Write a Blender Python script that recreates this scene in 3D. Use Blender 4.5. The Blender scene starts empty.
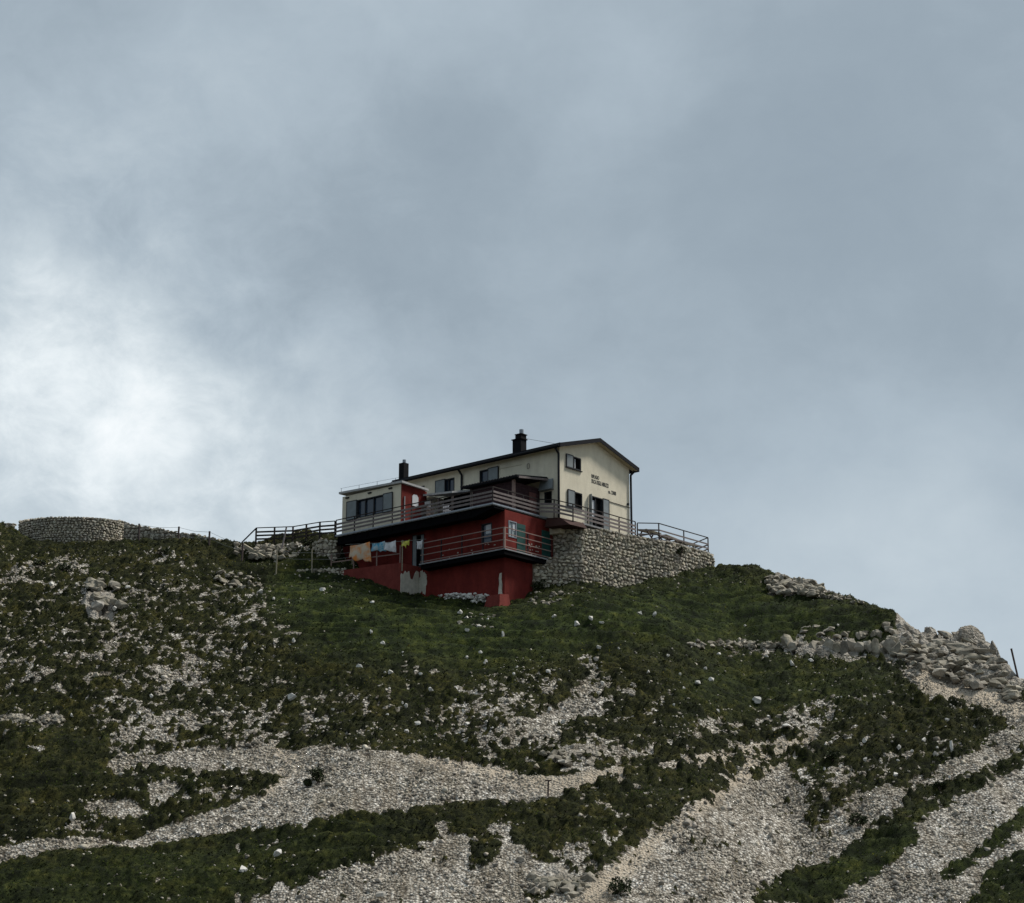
import bpy, bmesh, math, random
import numpy as np
from mathutils import Vector, Matrix, noise as mnoise
random.seed(7); rng = np.random.default_rng(11)
SC = bpy.context.scene; COL = SC.collection
PI = math.pi
# ---------------------------------------------------------------- camera model
F, CX, CY = 2000.0, 512.0, 451.5
TH = math.atan((1000 - CY) / F); c_, s_ = math.cos(TH), math.sin(TH)
def ray(px, py):
    x = (px - CX) / F; y = -(py - CY) / F
    d = np.array([x, c_ - y * s_, s_ + y * c_]); return d / d[1]
def at(px, py, Y): return ray(px, py) * Y
def proj(X, Y, Z):
    zc = Y * c_ + Z * s_; yc = -Y * s_ + Z * c_
    zc = np.maximum(zc, 1.0)
    return CX + F * X / zc, CY - F * yc / zc
# ---------------------------------------------------------------- hut frame
B1 = math.radians(40.7)
U = np.array([-math.cos(B1), math.sin(B1), 0]); V = np.array([math.sin(B1), math.cos(B1), 0]); W = np.array([0, 0, 1.])
A0 = at(559.5, 446.5, 142.0) - W * 5.3
def wp(u, v, w): return A0 + U * u + V * v + W * w
def loc(P): d = np.asarray(P) - A0; return d @ U, d @ V, d @ W
def hit(px, py, ax, val):
    r = ray(px, py); n = {'u': U, 'v': V, 'w': W}[ax]
    t = (val + A0 @ n) / (r @ n); return loc(r * t)
# ---------------------------------------------------------------- noise in numpy
def _h(ix, iy, s):
    n = (ix.astype(np.int64) * 374761393 + iy.astype(np.int64) * 668265263 + s * 974634777) & 0xffffffff
    n = ((n ^ (n >> 13)) * 1274126177) & 0xffffffff
    n = (n ^ (n >> 16)) & 0xffffffff
    return n / 4294967295.0
def vnoise(x, y, s=0):
    ix = np.floor(x); iy = np.floor(y); fx = x - ix; fy = y - iy
    fx = fx * fx * fx * (fx * (fx * 6 - 15) + 10); fy = fy * fy * fy * (fy * (fy * 6 - 15) + 10)
    a = _h(ix, iy, s); b = _h(ix + 1, iy, s); c = _h(ix, iy + 1, s); d = _h(ix + 1, iy + 1, s)
    return (a + (b - a) * fx) * (1 - fy) + (c + (d - c) * fx) * fy
def fbm(x, y, s=0, o=4):
    v = 0; a = .5; t = 0
    for i in range(o):
        v = v + a * vnoise(x + i * 17.3, y - i * 9.1, s + i); t += a; a *= .5; x = x * 2.03; y = y * 2.03
    return v / t
def worley(x, y, s=0):
    ix = np.floor(x); iy = np.floor(y); d1 = np.full(x.shape, 9.); d2 = np.full(x.shape, 9.); cid = np.zeros(x.shape)
    for dx in (-1, 0, 1):
        for dy in (-1, 0, 1):
            jx = ix + dx; jy = iy + dy
            px = jx + .1 + .8 * _h(jx, jy, s + 1); py = jy + .1 + .8 * _h(jx, jy, s + 2)
            d = np.hypot(px - x, py - y); i1 = d < d1
            d2 = np.where(i1, d1, np.minimum(d2, d)); cid = np.where(i1, _h(jx, jy, s + 3), cid); d1 = np.where(i1, d, d1)
    return d1, d2, cid
def blocks(x, y, s=0, tilt=.8):
    """tilted blocks: height of a facet with its own level and slope, and the distance to the joint"""
    ix = np.floor(x); iy = np.floor(y); d1 = np.full(x.shape, 9.); d2 = np.full(x.shape, 9.); h = np.zeros(x.shape)
    for dx in (-1, 0, 1):
        for dy in (-1, 0, 1):
            jx = ix + dx; jy = iy + dy
            ox = x - (jx + .1 + .8 * _h(jx, jy, s + 1)); oy = y - (jy + .1 + .8 * _h(jx, jy, s + 2)); d = np.hypot(ox, oy); i1 = d < d1
            hh = _h(jx, jy, s + 3) + tilt * ((_h(jx, jy, s + 4) - .5) * 2 * ox + (_h(jx, jy, s + 5) - .25) * 1.6 * oy)
            d2 = np.where(i1, d1, np.minimum(d2, d)); h = np.where(i1, hh, h); d1 = np.where(i1, d, d1)
    return h, d2 - d1
def sstep(a, b, x):
    t = np.clip((x - a) / (b - a), 0, 1); return t * t * (3 - 2 * t)
# ---------------------------------------------------------------- materials
def mat(name, color, rough=.85, var=.25, vscale=3.0, bump=.0, bscale=20., metal=0., spec=.3, color2=None, attr=None, detail=6, streak=0.):
    m = bpy.data.materials.new(name); m.use_nodes = True; nt = m.node_tree; N = nt.nodes; L = nt.links
    p = N['Principled BSDF']; p.inputs['Roughness'].default_value = rough; p.inputs['Metallic'].default_value = metal
    p.inputs['Specular IOR Level'].default_value = spec
    tc = N.new('ShaderNodeTexCoord')
    n = N.new('ShaderNodeTexNoise'); n.inputs['Scale'].default_value = vscale; n.inputs['Detail'].default_value = detail; n.inputs['Roughness'].default_value = .65
    L.new(tc.outputs['Object'], n.inputs['Vector'])
    r = N.new('ShaderNodeValToRGB'); r.color_ramp.elements[0].position = .3; r.color_ramp.elements[1].position = .7
    c2 = color2 or tuple(x * (1 - var) for x in color)
    r.color_ramp.elements[0].color = (*c2, 1); r.color_ramp.elements[1].color = (*color, 1)
    L.new(n.outputs['Fac'], r.inputs['Fac']); out = r.outputs['Color']
    if streak:
        mp = N.new('ShaderNodeMapping'); mp.inputs['Scale'].default_value = (1.0, 1.0, .34); L.new(tc.outputs['Object'], mp.inputs['Vector'])
        sn = N.new('ShaderNodeTexNoise'); sn.inputs['Scale'].default_value = 1.3; sn.inputs['Detail'].default_value = 8; sn.inputs['Roughness'].default_value = .7; L.new(mp.outputs['Vector'], sn.inputs['Vector'])
        sr_ = N.new('ShaderNodeValToRGB'); sr_.color_ramp.elements[0].position = .30; sr_.color_ramp.elements[1].position = .66; q_ = 1 - streak
        sr_.color_ramp.elements[0].color = (q_, q_, q_, 1); sr_.color_ramp.elements[1].color = (1.06, 1.06, 1.06, 1); L.new(sn.outputs['Fac'], sr_.inputs['Fac'])
        mx = N.new('ShaderNodeMix'); mx.data_type = 'RGBA'; mx.blend_type = 'MULTIPLY'; mx.inputs[0].default_value = 1; L.new(out, mx.inputs[6]); L.new(sr_.outputs['Color'], mx.inputs[7]); out = mx.outputs[2]
    if attr:
        a = N.new('ShaderNodeAttribute'); a.attribute_name = attr
        mx = N.new('ShaderNodeMix'); mx.data_type = 'RGBA'; mx.blend_type = 'MULTIPLY'; mx.inputs[0].default_value = 1
        L.new(out, mx.inputs[6]); L.new(a.outputs['Color'], mx.inputs[7]); out = mx.outputs[2]
    L.new(out, p.inputs['Base Color'])
    if bump:
        n2 = N.new('ShaderNodeTexNoise'); n2.inputs['Scale'].default_value = bscale; n2.inputs['Detail'].default_value = 5
        L.new(tc.outputs['Object'], n2.inputs['Vector'])
        b = N.new('ShaderNodeBump'); b.inputs['Strength'].default_value = bump; b.inputs['Distance'].default_value = .05
        L.new(n2.outputs['Fac'], b.inputs['Height']); L.new(b.outputs['Normal'], p.inputs['Normal'])
    return m
def glass_mat(name, color, rough=.08):
    m = mat(name, color, rough, .3, 1.5, spec=.6); return m
M = {}
M['cream'] = mat('cream_render', (.67, .62, .495), .9, .13, 1.1, .3, 12, color2=(.58, .53, .415), streak=.14)
M['soffit'] = mat('soffit_boards', (.42, .36, .25), .8, .3, 3)
M['red'] = mat('red_render', (.185, .027, .020), .9, .3, .8, .3, 14, color2=(.11, .015, .013), spec=.15, streak=.38)
M['redpale'] = mat('weathered_red_render', (.21, .045, .036), .9, .4, 1.3, .4, 10, color2=(.13, .026, .021), spec=.15, streak=.3)
M['roof'] = mat('dark_roof_sheet', (.010, .011, .015), .75, .4, 4, spec=.12)
M['whiteroof'] = mat('grey_white_roof_edge', (.42, .42, .42), .7, .35, 5)
M['dark'] = mat('painted_shade', (.004, .004, .005), .95, .2, 2, spec=.05)  # near-black colour standing in for shade inside openings and under slabs
M['frame'] = mat('dark_window_frame', (.02, .022, .026), .6, .3, 4)
M['glass'] = glass_mat('window_glass', (.03, .045, .07))
M['shutter'] = mat('grey_blue_shutter', (.19, .215, .225), .6, .25, 2.2, spec=.35)
M['curtain'] = mat('white_curtain', (.55, .57, .60), .9, .15, 6)
M['green'] = mat('dark_green_door_paint', (.012, .07, .062), .6, .35, 4)
M['paleglass'] = mat('pale_window_pane', (.34, .40, .41), .3, .3, 5)
M['concrete'] = mat('grey_concrete', (.30, .30, .31), .9, .4, 3, .3, 20)
M['steel'] = mat('dark_steel', (.014, .015, .019), .6, .3, 5, spec=.15)
M['black'] = mat('sooty_black_metal', (.008, .008, .010), .8, .3, 5, spec=.1)
M['galv'] = mat('galvanised_metal', (.30, .33, .37), .4, .3, 6, metal=.3)
M['board'] = mat('weathered_grey_board', (.20, .17, .165), .85, .45, 5, .3, 20)
M['brownboard'] = mat('brown_board', (.085, .062, .056), .85, .45, 5, .3, 20)
M['palerail'] = mat('pale_painted_rail', (.27, .185, .16), .75, .35, 6)
M['shedwood'] = mat('purple_brown_planks', (.055, .030, .034), .85, .5, 4, .4, 16, spec=.15)
M['brick'] = mat('old_brick', (.14, .06, .055), .9, .5, 6, .4, 20)
M['post'] = mat('weathered_wood_post', (.30, .27, .20), .9, .3, 5)
M['rail'] = mat('brown_weathered_metal', (.035, .028, .026), .7, .4, 5, spec=.15)
M['wire'] = mat('fence_wire', (.25, .25, .24), .5, .2, 5)
M['rust'] = mat('rust_red_sheet', (.055, .022, .017), .85, .45, 3, .3, 10)
M['plaster'] = mat('bare_grey_plaster', (.56, .54, .46), .95, .4, 2.5, .4, 14)
M['mortar'] = mat('dark_wall_core', (.21, .19, .16), .95, .4, 4, .4, 15)
M['stone'] = mat('rubble_stone', (.50, .465, .405), .92, .4, 5, .6, 16, color2=(.25, .225, .19), attr='tint')
M['rock'] = mat('pale_limestone', (.53, .50, .445), .92, .4, 1.6, .9, 4, color2=(.22, .20, .17), attr='tint', detail=12)
M['crag'] = mat('weathered_crag', (.42, .385, .325), .95, .4, 1.5, 1.0, 3.5, color2=(.13, .115, .092), attr='tint', detail=13)
M['whitestone'] = mat('white_limestone', (.66, .64, .60), .92, .35, 3, .5, 14, color2=(.46, .44, .40))
M['bush'] = mat('dark_shrub_leaf', (.028, .040, .012), .8, .4, 3, attr='tint')
M['text'] = mat('dark_wall_lettering', (.03, .03, .028), .8, .2, 4)
# cloth
def cloth_mat(name, c1, c2, sc=2.5, lo=.42, hi=.58):
    m = mat(name, c1, .95, .2, sc, color2=c2)
    r = [n for n in m.node_tree.nodes if n.type == 'VALTORGB'][0]
    r.color_ramp.elements[0].position = lo; r.color_ramp.elements[1].position = hi; return m
M['c_orange'] = cloth_mat('orange_patterned_cloth', (.60, .21, .05), (.52, .43, .33), 1.2)
M['c_blue'] = cloth_mat('blue_patterned_cloth', (.06, .28, .42), (.35, .42, .45), 3)
M['c_white'] = cloth_mat('white_cloth', (.62, .62, .64), (.45, .45, .47), 2)
M['c_yellow'] = cloth_mat('yellow_cloth', (.62, .60, .08), (.45, .42, .10), 3)
# ---------------------------------------------------------------- builders
def tag(o, label=None, cat=None, group=None, kind=None):
    if label: o['label'] = label
    if cat: o['category'] = cat
    if group: o['group'] = group
    if kind: o['kind'] = kind
    return o
def empty(name, P=(0, 0, 0), rz=0):
    o = bpy.data.objects.new(name, None); COL.objects.link(o); o.location = tuple(P); o.rotation_euler = (0, 0, rz)
    o.empty_display_size = .5; return o
def mesh_obj(name, verts, faces, m, parent=None, smooth=False, tint=None):
    me = bpy.data.meshes.new(name); me.from_pydata([tuple(v) for v in verts], [], [tuple(f) for f in faces]); me.update()
    if m: me.materials.append(m)
    if smooth: me.polygons.foreach_set('use_smooth', [True] * len(me.polygons))
    if tint is not None:
        a = me.color_attributes.new('tint', 'FLOAT_COLOR', 'POINT')
        t = np.ones((len(me.vertices), 4)); t[:, :3] = np.asarray(tint); a.data.foreach_set('color', t.ravel())
    o = bpy.data.objects.new(name, me); COL.objects.link(o)
    if parent: o.parent = parent
    return o
BOXF = [(0, 3, 2, 1), (4, 5, 6, 7), (0, 1, 5, 4), (1, 2, 6, 5), (2, 3, 7, 6), (3, 0, 4, 7)]
class MB:
    """collects shapes; coordinates are (u, v, w) of the hut and are stored as (v, u, w)"""
    def __init__(s, world=False): s.v = []; s.f = []; s.world = world
    def _p(s, p): return tuple(p) if s.world else (p[1], p[0], p[2])
    def hexa(s, P):
        b = len(s.v); s.v += [s._p(p) for p in P]; s.f += [tuple(b + i for i in f) for f in BOXF]; return s
    def box(s, a0, a1, b0, b1, w0, w1):
        if not s.world: return s.hexa([(a0, b0, w0), (a0, b1, w0), (a1, b1, w0), (a1, b0, w0), (a0, b0, w1), (a0, b1, w1), (a1, b1, w1), (a1, b0, w1)])
        return s.hexa([(a0, b0, w0), (a1, b0, w0), (a1, b1, w0), (a0, b1, w0), (a0, b0, w1), (a1, b0, w1), (a1, b1, w1), (a0, b1, w1)])
    def bar(s, p, q, w, h=None, up=(0, 0, 1)):
        """rectangular bar: w across, h along 'up'"""
        h = h or w; p = Vector(s._p(p)); q = Vector(s._p(q)); d = (q - p).normalized(); up = Vector(up)
        if abs(d.dot(up)) > .95: up = Vector((1, 0, 0))
        side = d.cross(up).normalized(); u2 = side.cross(d).normalized(); b = len(s.v)
        for e in (p, q):
            for i, j in ((-1, -1), (1, -1), (1, 1), (-1, 1)): s.v.append(tuple(e + side * (i * w / 2) + u2 * (j * h / 2)))
        s.f += [(b, b + 1, b + 2, b + 3), (b + 7, b + 6, b + 5, b + 4)] + [(b + (i + 1) % 4, b + i, b + 4 + i, b + 4 + (i + 1) % 4) for i in range(4)]
        return s
    def tube(s, pts, r, n=8):
        for k in range(len(pts) - 1):
            p = Vector(s._p(pts[k])); q = Vector(s._p(pts[k + 1])); d = (q - p).normalized()
            x = d.orthogonal().normalized(); y = d.cross(x); b = len(s.v)
            for e in (p, q):
                for i in range(n):
                    a = 2 * PI * i / n; s.v.append(tuple(e + x * (r * math.cos(a)) + y * (r * math.sin(a))))
            s.f += [(b + i, b + (i + 1) % n, b + n + (i + 1) % n, b + n + i) for i in range(n)]
            s.f += [tuple(b + n - 1 - i for i in range(n)), tuple(b + n + i for i in range(n))]
        return s
    def prism(s, poly, ax, k0, k1):
        """poly of (a, w) pairs in the plane across axis ax ('u' or 'v'), from k0 to k1"""
        b = len(s.v); n = len(poly)
        for k in (k0, k1):
            for a, w in poly: s.v.append(s._p((k, a, w) if ax == 'u' else (a, k, w)))
        s.f += [tuple(b + i for i in range(n)), tuple(b + 2 * n - 1 - i for i in range(n))]
        s.f += [(b + i, b + (i + 1) % n, b + n + (i + 1) % n, b + n + i) for i in range(n)]
        return s
    def build(s, name, m, parent=None, smooth=False):
        o = mesh_obj(name, s.v, s.f, m, parent, smooth)
        bm = bmesh.new(); bm.from_mesh(o.data); bmesh.ops.recalc_face_normals(bm, faces=bm.faces); bm.to_mesh(o.data); bm.free()
        return o
def cells(mb, ax, k0, k1, a0, a1, w0, w1, holes):
    """wall slab with rectangular openings"""
    A = sorted({a0, a1, *[h[0] for h in holes], *[h[1] for h in holes]}); Wz = sorted({w0, w1, *[h[2] for h in holes], *[h[3] for h in holes]})
    A = [a for a in A if a0 <= a <= a1]; Wz = [w for w in Wz if w0 <= w <= w1]
    for i in range(len(A) - 1):
        run = None
        for j in range(len(Wz) - 1):
            am = (A[i] + A[i + 1]) / 2; wm = (Wz[j] + Wz[j + 1]) / 2
            solid = not any(h[0] < am < h[1] and h[2] < wm < h[3] for h in holes)
            if solid:
                run = (run[0], Wz[j + 1]) if run else (Wz[j], Wz[j + 1])
            if (not solid or j == len(Wz) - 2) and run:
                if ax == 'u': mb.box(k0, k1, A[i], A[i + 1], run[0], run[1])
                else: mb.box(A[i], A[i + 1], k0, k1, run[0], run[1])
                run = None
    return mb

# ================================================================ TERRAIN
# skyline stations: pixel on the ridge and its distance, turned into world tables
RS = [(-700, 520, 150, .6), (-300, 522, 150, .6), (-80, 524, 152, .62), (0, 527, 152, .62), (30, 543, 151, .62), (70, 545, 151, .62), (127, 541, 151, .62), (175, 541, 151, .62),
      (210, 541, 151, .62), (243, 545, 150.5, .62), (262, 544, 150.5, .62), (290, 541, 150.5, .62), (330, 538, 151, .62), (400, 533, 152, .6), (520, 531, 153, .6), (640, 535, 154, .6),
      (690, 557, 154, .6), (712, 569, 153, .6), (740, 573, 151, .6), (770, 581, 149, .6), (810, 588, 146, .6), (850, 601, 143, .6), (893, 615, 139, .6), (908, 627, 137.6, .6), (918, 633, 137, .6),
      (940, 633, 136.4, .6), (966, 635, 135.6, .6), (985, 645, 133.5, .6), (1000, 661, 131, .6), (1012, 673, 129, .6), (1030, 682, 127, .6), (1150, 740, 118, .58), (1400, 820, 108, .55), (1700, 880, 100, .5)]
rx = []; ry = []; rz_ = []; rt = []
for px, py, Y, t in RS:
    P = at(px, py, Y); rx.append(P[0]); ry.append(P[1]); rz_.append(P[2]); rt.append(t)
rx, ry, rz_, rt = map(np.array, (rx, ry, rz_, rt))
def base_z(X, Y):
    Yr = np.interp(X, rx, ry); Zr = np.interp(X, rx, rz_); t = np.interp(X, rx, rt)
    d = Yr - Y                       # > 0 in front of the ridge
    k = 1.2
    front = t * d; back = -.34 * d
    m = np.maximum(front, back); z = Zr - (m + k * np.log(np.exp((front - m) / k) + np.exp((back - m) / k)) - k * math.log(2)) 
    return z
# corrections: ground points the picture fixes
CP = []
def cp(P): CP.append(np.asarray(P))
for u, v, w in [(1.2, -5.8, -7.5), (.4, -3.4, -6.75), (3.2, -5.6, -7.0), (6.7, -5.4, -6.15), (9.3, -6.8, -5.9), (10.5, -7.2, -5.35), (12.5, -7.2, -4.45), (14.5, -7.2, -3.6), (16.5, -7.2, -3.05), (18.5, -7.4, -2.2),
                (20.0, -7.5, -.5), (22.5, -8.9, -.4), (18, -5.5, -.9), (8, 2, -2.4), (3, 4, -2.4), (12, 3, -1.6), (6, 8, -1.9), (1.5, 12, -1.8), (17, 1, -1.0), (4, -2.5, -5.6), (12, -3, -4.2),
                (-1.2, -1.7, -5.95), (-1.7, .5, -5.6), (-1.7, 2.7, -5.2), (-1.8, 5.5, -4.65), (-3.3, 8.7, -4.05), (-3.3, 10.9, -3.15), (-3.2, 13.2, -2.45), (-3, 14.8, -1.9), (-2.8, 16.5, -1.6)]: cp(wp(u, v, w))
CP = np.array(CP); CPr = CP[:, 2] - base_z(CP[:, 0], CP[:, 1])
SG = 4.5
Kc = np.exp(-((CP[:, None, :2] - CP[None, :, :2]) ** 2).sum(-1) / (2 * SG * SG)) + np.eye(len(CP)) * .02
CW = np.linalg.solve(Kc, CPr)
def smooth_z(X, Y):
    z = base_z(X, Y)
    for p, w in zip(CP, CW):
        z = z + w * np.exp(-((X - p[0]) ** 2 + (Y - p[1]) ** 2) / (2 * SG * SG))
    # far and near: valley floor in front, round the hut, and falling ground beyond
    zl = z + .9 * (fbm(X / 13, Y / 13, 3, 3) - .5) * sstep(1.5, 12, np.interp(X, rx, ry) - Y)
    fl = -1.7 + .8 * (fbm(X / 20, Y / 20, 5, 3) - .5)
    k = 1.5; mm = np.maximum(zl, fl); zz = mm + k * np.log(np.exp((zl - mm) / k) + np.exp((fl - mm) / k))
    far = sstep(180, 420, Y) + sstep(110, 300, np.abs(X)); far = np.clip(far, 0, 1)
    zz = zz * (1 - far) + far * (-25 + 22 * (fbm(X / 160, Y / 160, 9, 4) - .4))
    near = sstep(-40, -200, Y)
    return zz * (1 - near) + near * -12
# ---- map of bare scree (0 grass .. 1 scree), traced on the picture plane and laid on the ground
PY0 = 500; MH, MWd = 903 - PY0 + 60, 1124
gx, gy = np.meshgrid(np.arange(MWd) - 50, np.arange(MH) + PY0)
def inpoly(pts):
    r = np.zeros(gx.shape, bool); n = len(pts)
    for i in range(n):
        x1, y1 = pts[i]; x2, y2 = pts[(i + 1) % n]
        if y1 == y2: continue
        cnd = (y1 > gy) != (y2 > gy); xi = (x2 - x1) * (gy - y1) / (y2 - y1) + x1
        r ^= cnd & (gx < xi)
    return r
SM = np.full(gx.shape, .19)
def reg(val, *pts): SM[inpoly(pts)] = val
reg(.345, (-60, 545), (60, 548), (120, 545), (250, 570), (300, 640), (290, 700), (260, 745), (90, 745), (40, 690), (-60, 690))
reg(.27, (-60, 690), (60, 690), (110, 760), (-60, 760))
reg(.40, (20, 565), (90, 560), (135, 590), (120, 640), (30, 640))
reg(.41, (120, 585), (170, 575), (215, 585), (170, 612), (115, 625))
reg(.41, (215, 570), (250, 572), (290, 600), (240, 610))
reg(.38, (300, 690), (560, 690), (560, 745), (300, 745))
reg(.34, (400, 650), (560, 660), (560, 700), (400, 700))
reg(.27, (600, 690), (680, 690), (700, 760), (600, 770))
reg(.06, (300, 590), (560, 600), (900, 600), (890, 640), (560, 650), (480, 670), (300, 650))
reg(.52, (-60, 712), (20, 714), (62, 716), (64, 726), (0, 728), (-60, 728))
reg(.49, (108, 745), (130, 722), (150, 708), (168, 702), (180, 722), (205, 728), (230, 742), (262, 712), (285, 728), (290, 745), (200, 748), (110, 755))
reg(.64, (180, 690), (190, 655), (200, 655), (204, 690))
reg(.62, (150, 668), (166, 664), (170, 690), (160, 690))
reg(.42, (320, 700), (350, 690), (362, 716), (325, 722))
reg(.98, (109, 755), (160, 753), (205, 745), (240, 741), (266, 741), (350, 745), (380, 748), (440, 756), (480, 761), (520, 768), (560, 776), (596, 777), (640, 767), (652, 768), (612, 781),
    (575, 787), (555, 794), (520, 800), (498, 797), (473, 797), (430, 804), (370, 813), (330, 819), (294, 826), (239, 831), (200, 835), (155, 838), (100, 845), (50, 850), (0, 862), (-60, 868), (-60, 852), (0, 848), (60, 838), (120, 832), (165, 822), (201, 814), (235, 804), (262, 794), (290, 773), (240, 765), (215, 770), (200, 778), (190, 765), (145, 766), (120, 776), (108, 768))
reg(.27, (118, 772), (150, 764), (192, 768), (200, 784), (230, 772), (250, 765), (290, 772), (262, 793), (228, 803), (190, 806), (168, 804), (120, 795))
reg(.70, (148, 790), (172, 782), (184, 790), (165, 808), (150, 806))
reg(.72, (72, 795), (110, 796), (134, 804), (150, 812), (120, 820), (85, 806))
reg(.62, (60, 822), (100, 812), (110, 822), (66, 832))
reg(.19, (-60, 868), (0, 864), (155, 840), (330, 822), (430, 806), (445, 812), (440, 830), (385, 852), (330, 872), (290, 885), (235, 903), (220, 970), (-60, 970))
reg(.80, (430, 818), (446, 815), (462, 828), (500, 812), (512, 826), (518, 850), (540, 868), (560, 872), (580, 890), (600, 880), (640, 842), (680, 812), (700, 800), (717, 792), (740, 770), (762, 753), (790, 741), (818, 733), (822, 738), (802, 752), (785, 765),
    (800, 780), (812, 792), (800, 822), (835, 814), (872, 797), (905, 790), (932, 775), (960, 757), (990, 737), (1015, 717), (965, 702), (920, 690), (905, 672), (925, 664), (950, 678), (990, 690), (1030, 698), (1110, 740), (1110, 970), (220, 970), (235, 903), (290, 883), (330, 872), (385, 852), (438, 838))
reg(.1, (335, 835), (380, 826), (438, 830), (440, 838), (390, 848), (340, 862))
reg(.12, (447, 812), (470, 806), (502, 806), (500, 816), (470, 836), (448, 828))
reg(.12, (466, 842), (480, 834), (505, 836), (504, 860), (478, 876), (468, 866))
reg(.55, (525, 870), (570, 850), (600, 862), (580, 900), (530, 903))
reg(.14, (745, 776), (760, 760), (785, 748), (800, 742), (800, 750), (778, 764), (755, 778))
reg(.5, (674, 815), (700, 792), (720, 790), (716, 800), (690, 822))
reg(.27, (800, 822), (812, 792), (795, 778), (800, 765), (850, 712), (905, 690), (960, 700), (1000, 715), (990, 732), (955, 755), (930, 772), (898, 787), (868, 795), (835, 812))
reg(.45, (800, 765), (840, 750), (860, 770), (830, 795), (805, 800))
reg(.10, (742, 908), (760, 890), (800, 868), (838, 853), (870, 832), (893, 825), (925, 830), (905, 848), (870, 872), (845, 890), (828, 908))
reg(.08, (937, 874), (965, 858), (985, 843), (1024, 806), (1080, 770), (1080, 790), (1024, 822), (985, 856), (950, 878))
reg(.28, (962, 908), (985, 868), (1024, 845), (1090, 820), (1090, 908))
reg(.28, (905, 797), (950, 778), (985, 766), (1024, 748), (1090, 730), (1090, 745), (1024, 764), (980, 786), (940, 806))
reg(.33, (870, 820), (905, 800), (940, 800), (920, 822), (880, 832))
reg(.35, (985, 690), (1024, 684), (1090, 720), (1090, 740), (1020, 700))
reg(.70, (568, 662), (585, 652), (600, 655), (600, 676), (590, 676), (588, 662))
reg(.75, (576, 690), (586, 680), (606, 680), (614, 690), (585, 700))
reg(.85, (518, 732), (530, 722), (560, 706), (585, 697), (604, 702), (596, 712), (560, 726), (545, 738))
reg(.54, (470, 745), (480, 728), (520, 730), (545, 738), (530, 752), (500, 764), (480, 758))
reg(.58, (435, 716), (470, 706), (480, 720), (440, 735))
reg(.52, (545, 742), (600, 740), (620, 760), (590, 776), (550, 768))
reg(.52, (610, 748), (680, 726), (690, 738), (640, 760), (615, 764))
reg(.85, (660, 764), (700, 756), (760, 742), (790, 735), (790, 741), (760, 748), (705, 762), (660, 769))
reg(.50, (674, 738), (700, 724), (760, 714), (820, 702), (842, 704), (838, 722), (800, 732), (740, 728), (690, 740))
reg(.45, (680, 640), (800, 645), (900, 655), (905, 664), (800, 660), (690, 652))
reg(.60, (790, 632), (900, 640), (905, 664), (790, 652))
reg(.9, (890, 632), (920, 625), (1000, 650), (1030, 690), (990, 692), (950, 680), (925, 666), (905, 668))
reg(.5, (244, 545), (262, 545), (330, 545), (280, 558))
reg(.5, (770, 578), (850, 596), (880, 606), (820, 600), (770, 596))
def blur(a, r):
    for ax in (0, 1):
        k = np.ones(2 * r + 1) / (2 * r + 1)
        ap = np.pad(a, [(r, r) if i == ax else (0, 0) for i in (0, 1)], mode='edge')
        a = np.apply_along_axis(lambda m: np.convolve(m, k, 'valid'), ax, ap)
    return a
SMs = blur(blur(SM, 1), 1); SMw = blur(blur(SM, 4), 4); wt = blur(blur(inpoly([(60, 700), (300, 735), (600, 770), (660, 775), (560, 810), (440, 810), (150, 850), (-60, 880), (-60, 840), (60, 830)]).astype(float), 6), 6)
SM = SMs * wt + SMw * (1 - wt)
LS = np.zeros(gx.shape)    # where the sward is smooth (close cropped meadow below the hut)
LS[inpoly([(290, 560), (330, 575), (400, 595), (500, 606), (720, 570), (900, 620), (890, 645), (600, 645), (500, 668), (330, 655), (250, 600)])] = 1
LS[inpoly([(-60, 870), (180, 845), (420, 815), (330, 870), (230, 903), (230, 970), (-60, 970)])] = .5
LS[inpoly([(690, 655), (900, 665), (905, 690), (850, 712), (760, 712), (680, 720)])] = .6
LS[inpoly([(740, 908), (800, 865), (890, 822), (1090, 740), (1090, 908)])] = .7
LS = blur(blur(LS, 15), 12)
CRG = np.zeros(gx.shape)   # bare bedrock
CRG[inpoly([(893, 610), (915, 618), (950, 612), (985, 625), (1030, 655), (1030, 682), (1000, 682), (965, 680), (930, 668), (905, 655), (895, 640)])] = 1
for poly, vv in (([(786, 641), (900, 640), (905, 662), (850, 658), (786, 654)], .52), ([(690, 640), (790, 640), (790, 650), (690, 650)], .42), ([(80, 592), (112, 590), (118, 618), (86, 618)], .8), ([(536, 870), (600, 868), (590, 900), (530, 900)], .45), ([(540, 752), (600, 750), (600, 772), (550, 770)], .5),
                 ([(-60, 714), (62, 716), (62, 727), (-60, 727)], .45), ([(770, 572), (825, 578), (830, 598), (770, 596)], .5)): CRG[inpoly(poly)] = vv
CRG = blur(blur(CRG, 2), 2)
def sample(A, px, py):
    x = np.clip(px + 50, 0, MWd - 1.01); y = np.clip(py - PY0, 0, MH - 1.01)
    ix = x.astype(int); iy = y.astype(int); fx = x - ix; fy = y - iy
    return (A[iy, ix] * (1 - fx) + A[iy, ix + 1] * fx) * (1 - fy) + (A[iy + 1, ix] * (1 - fx) + A[iy + 1, ix + 1] * fx) * fy
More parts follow.
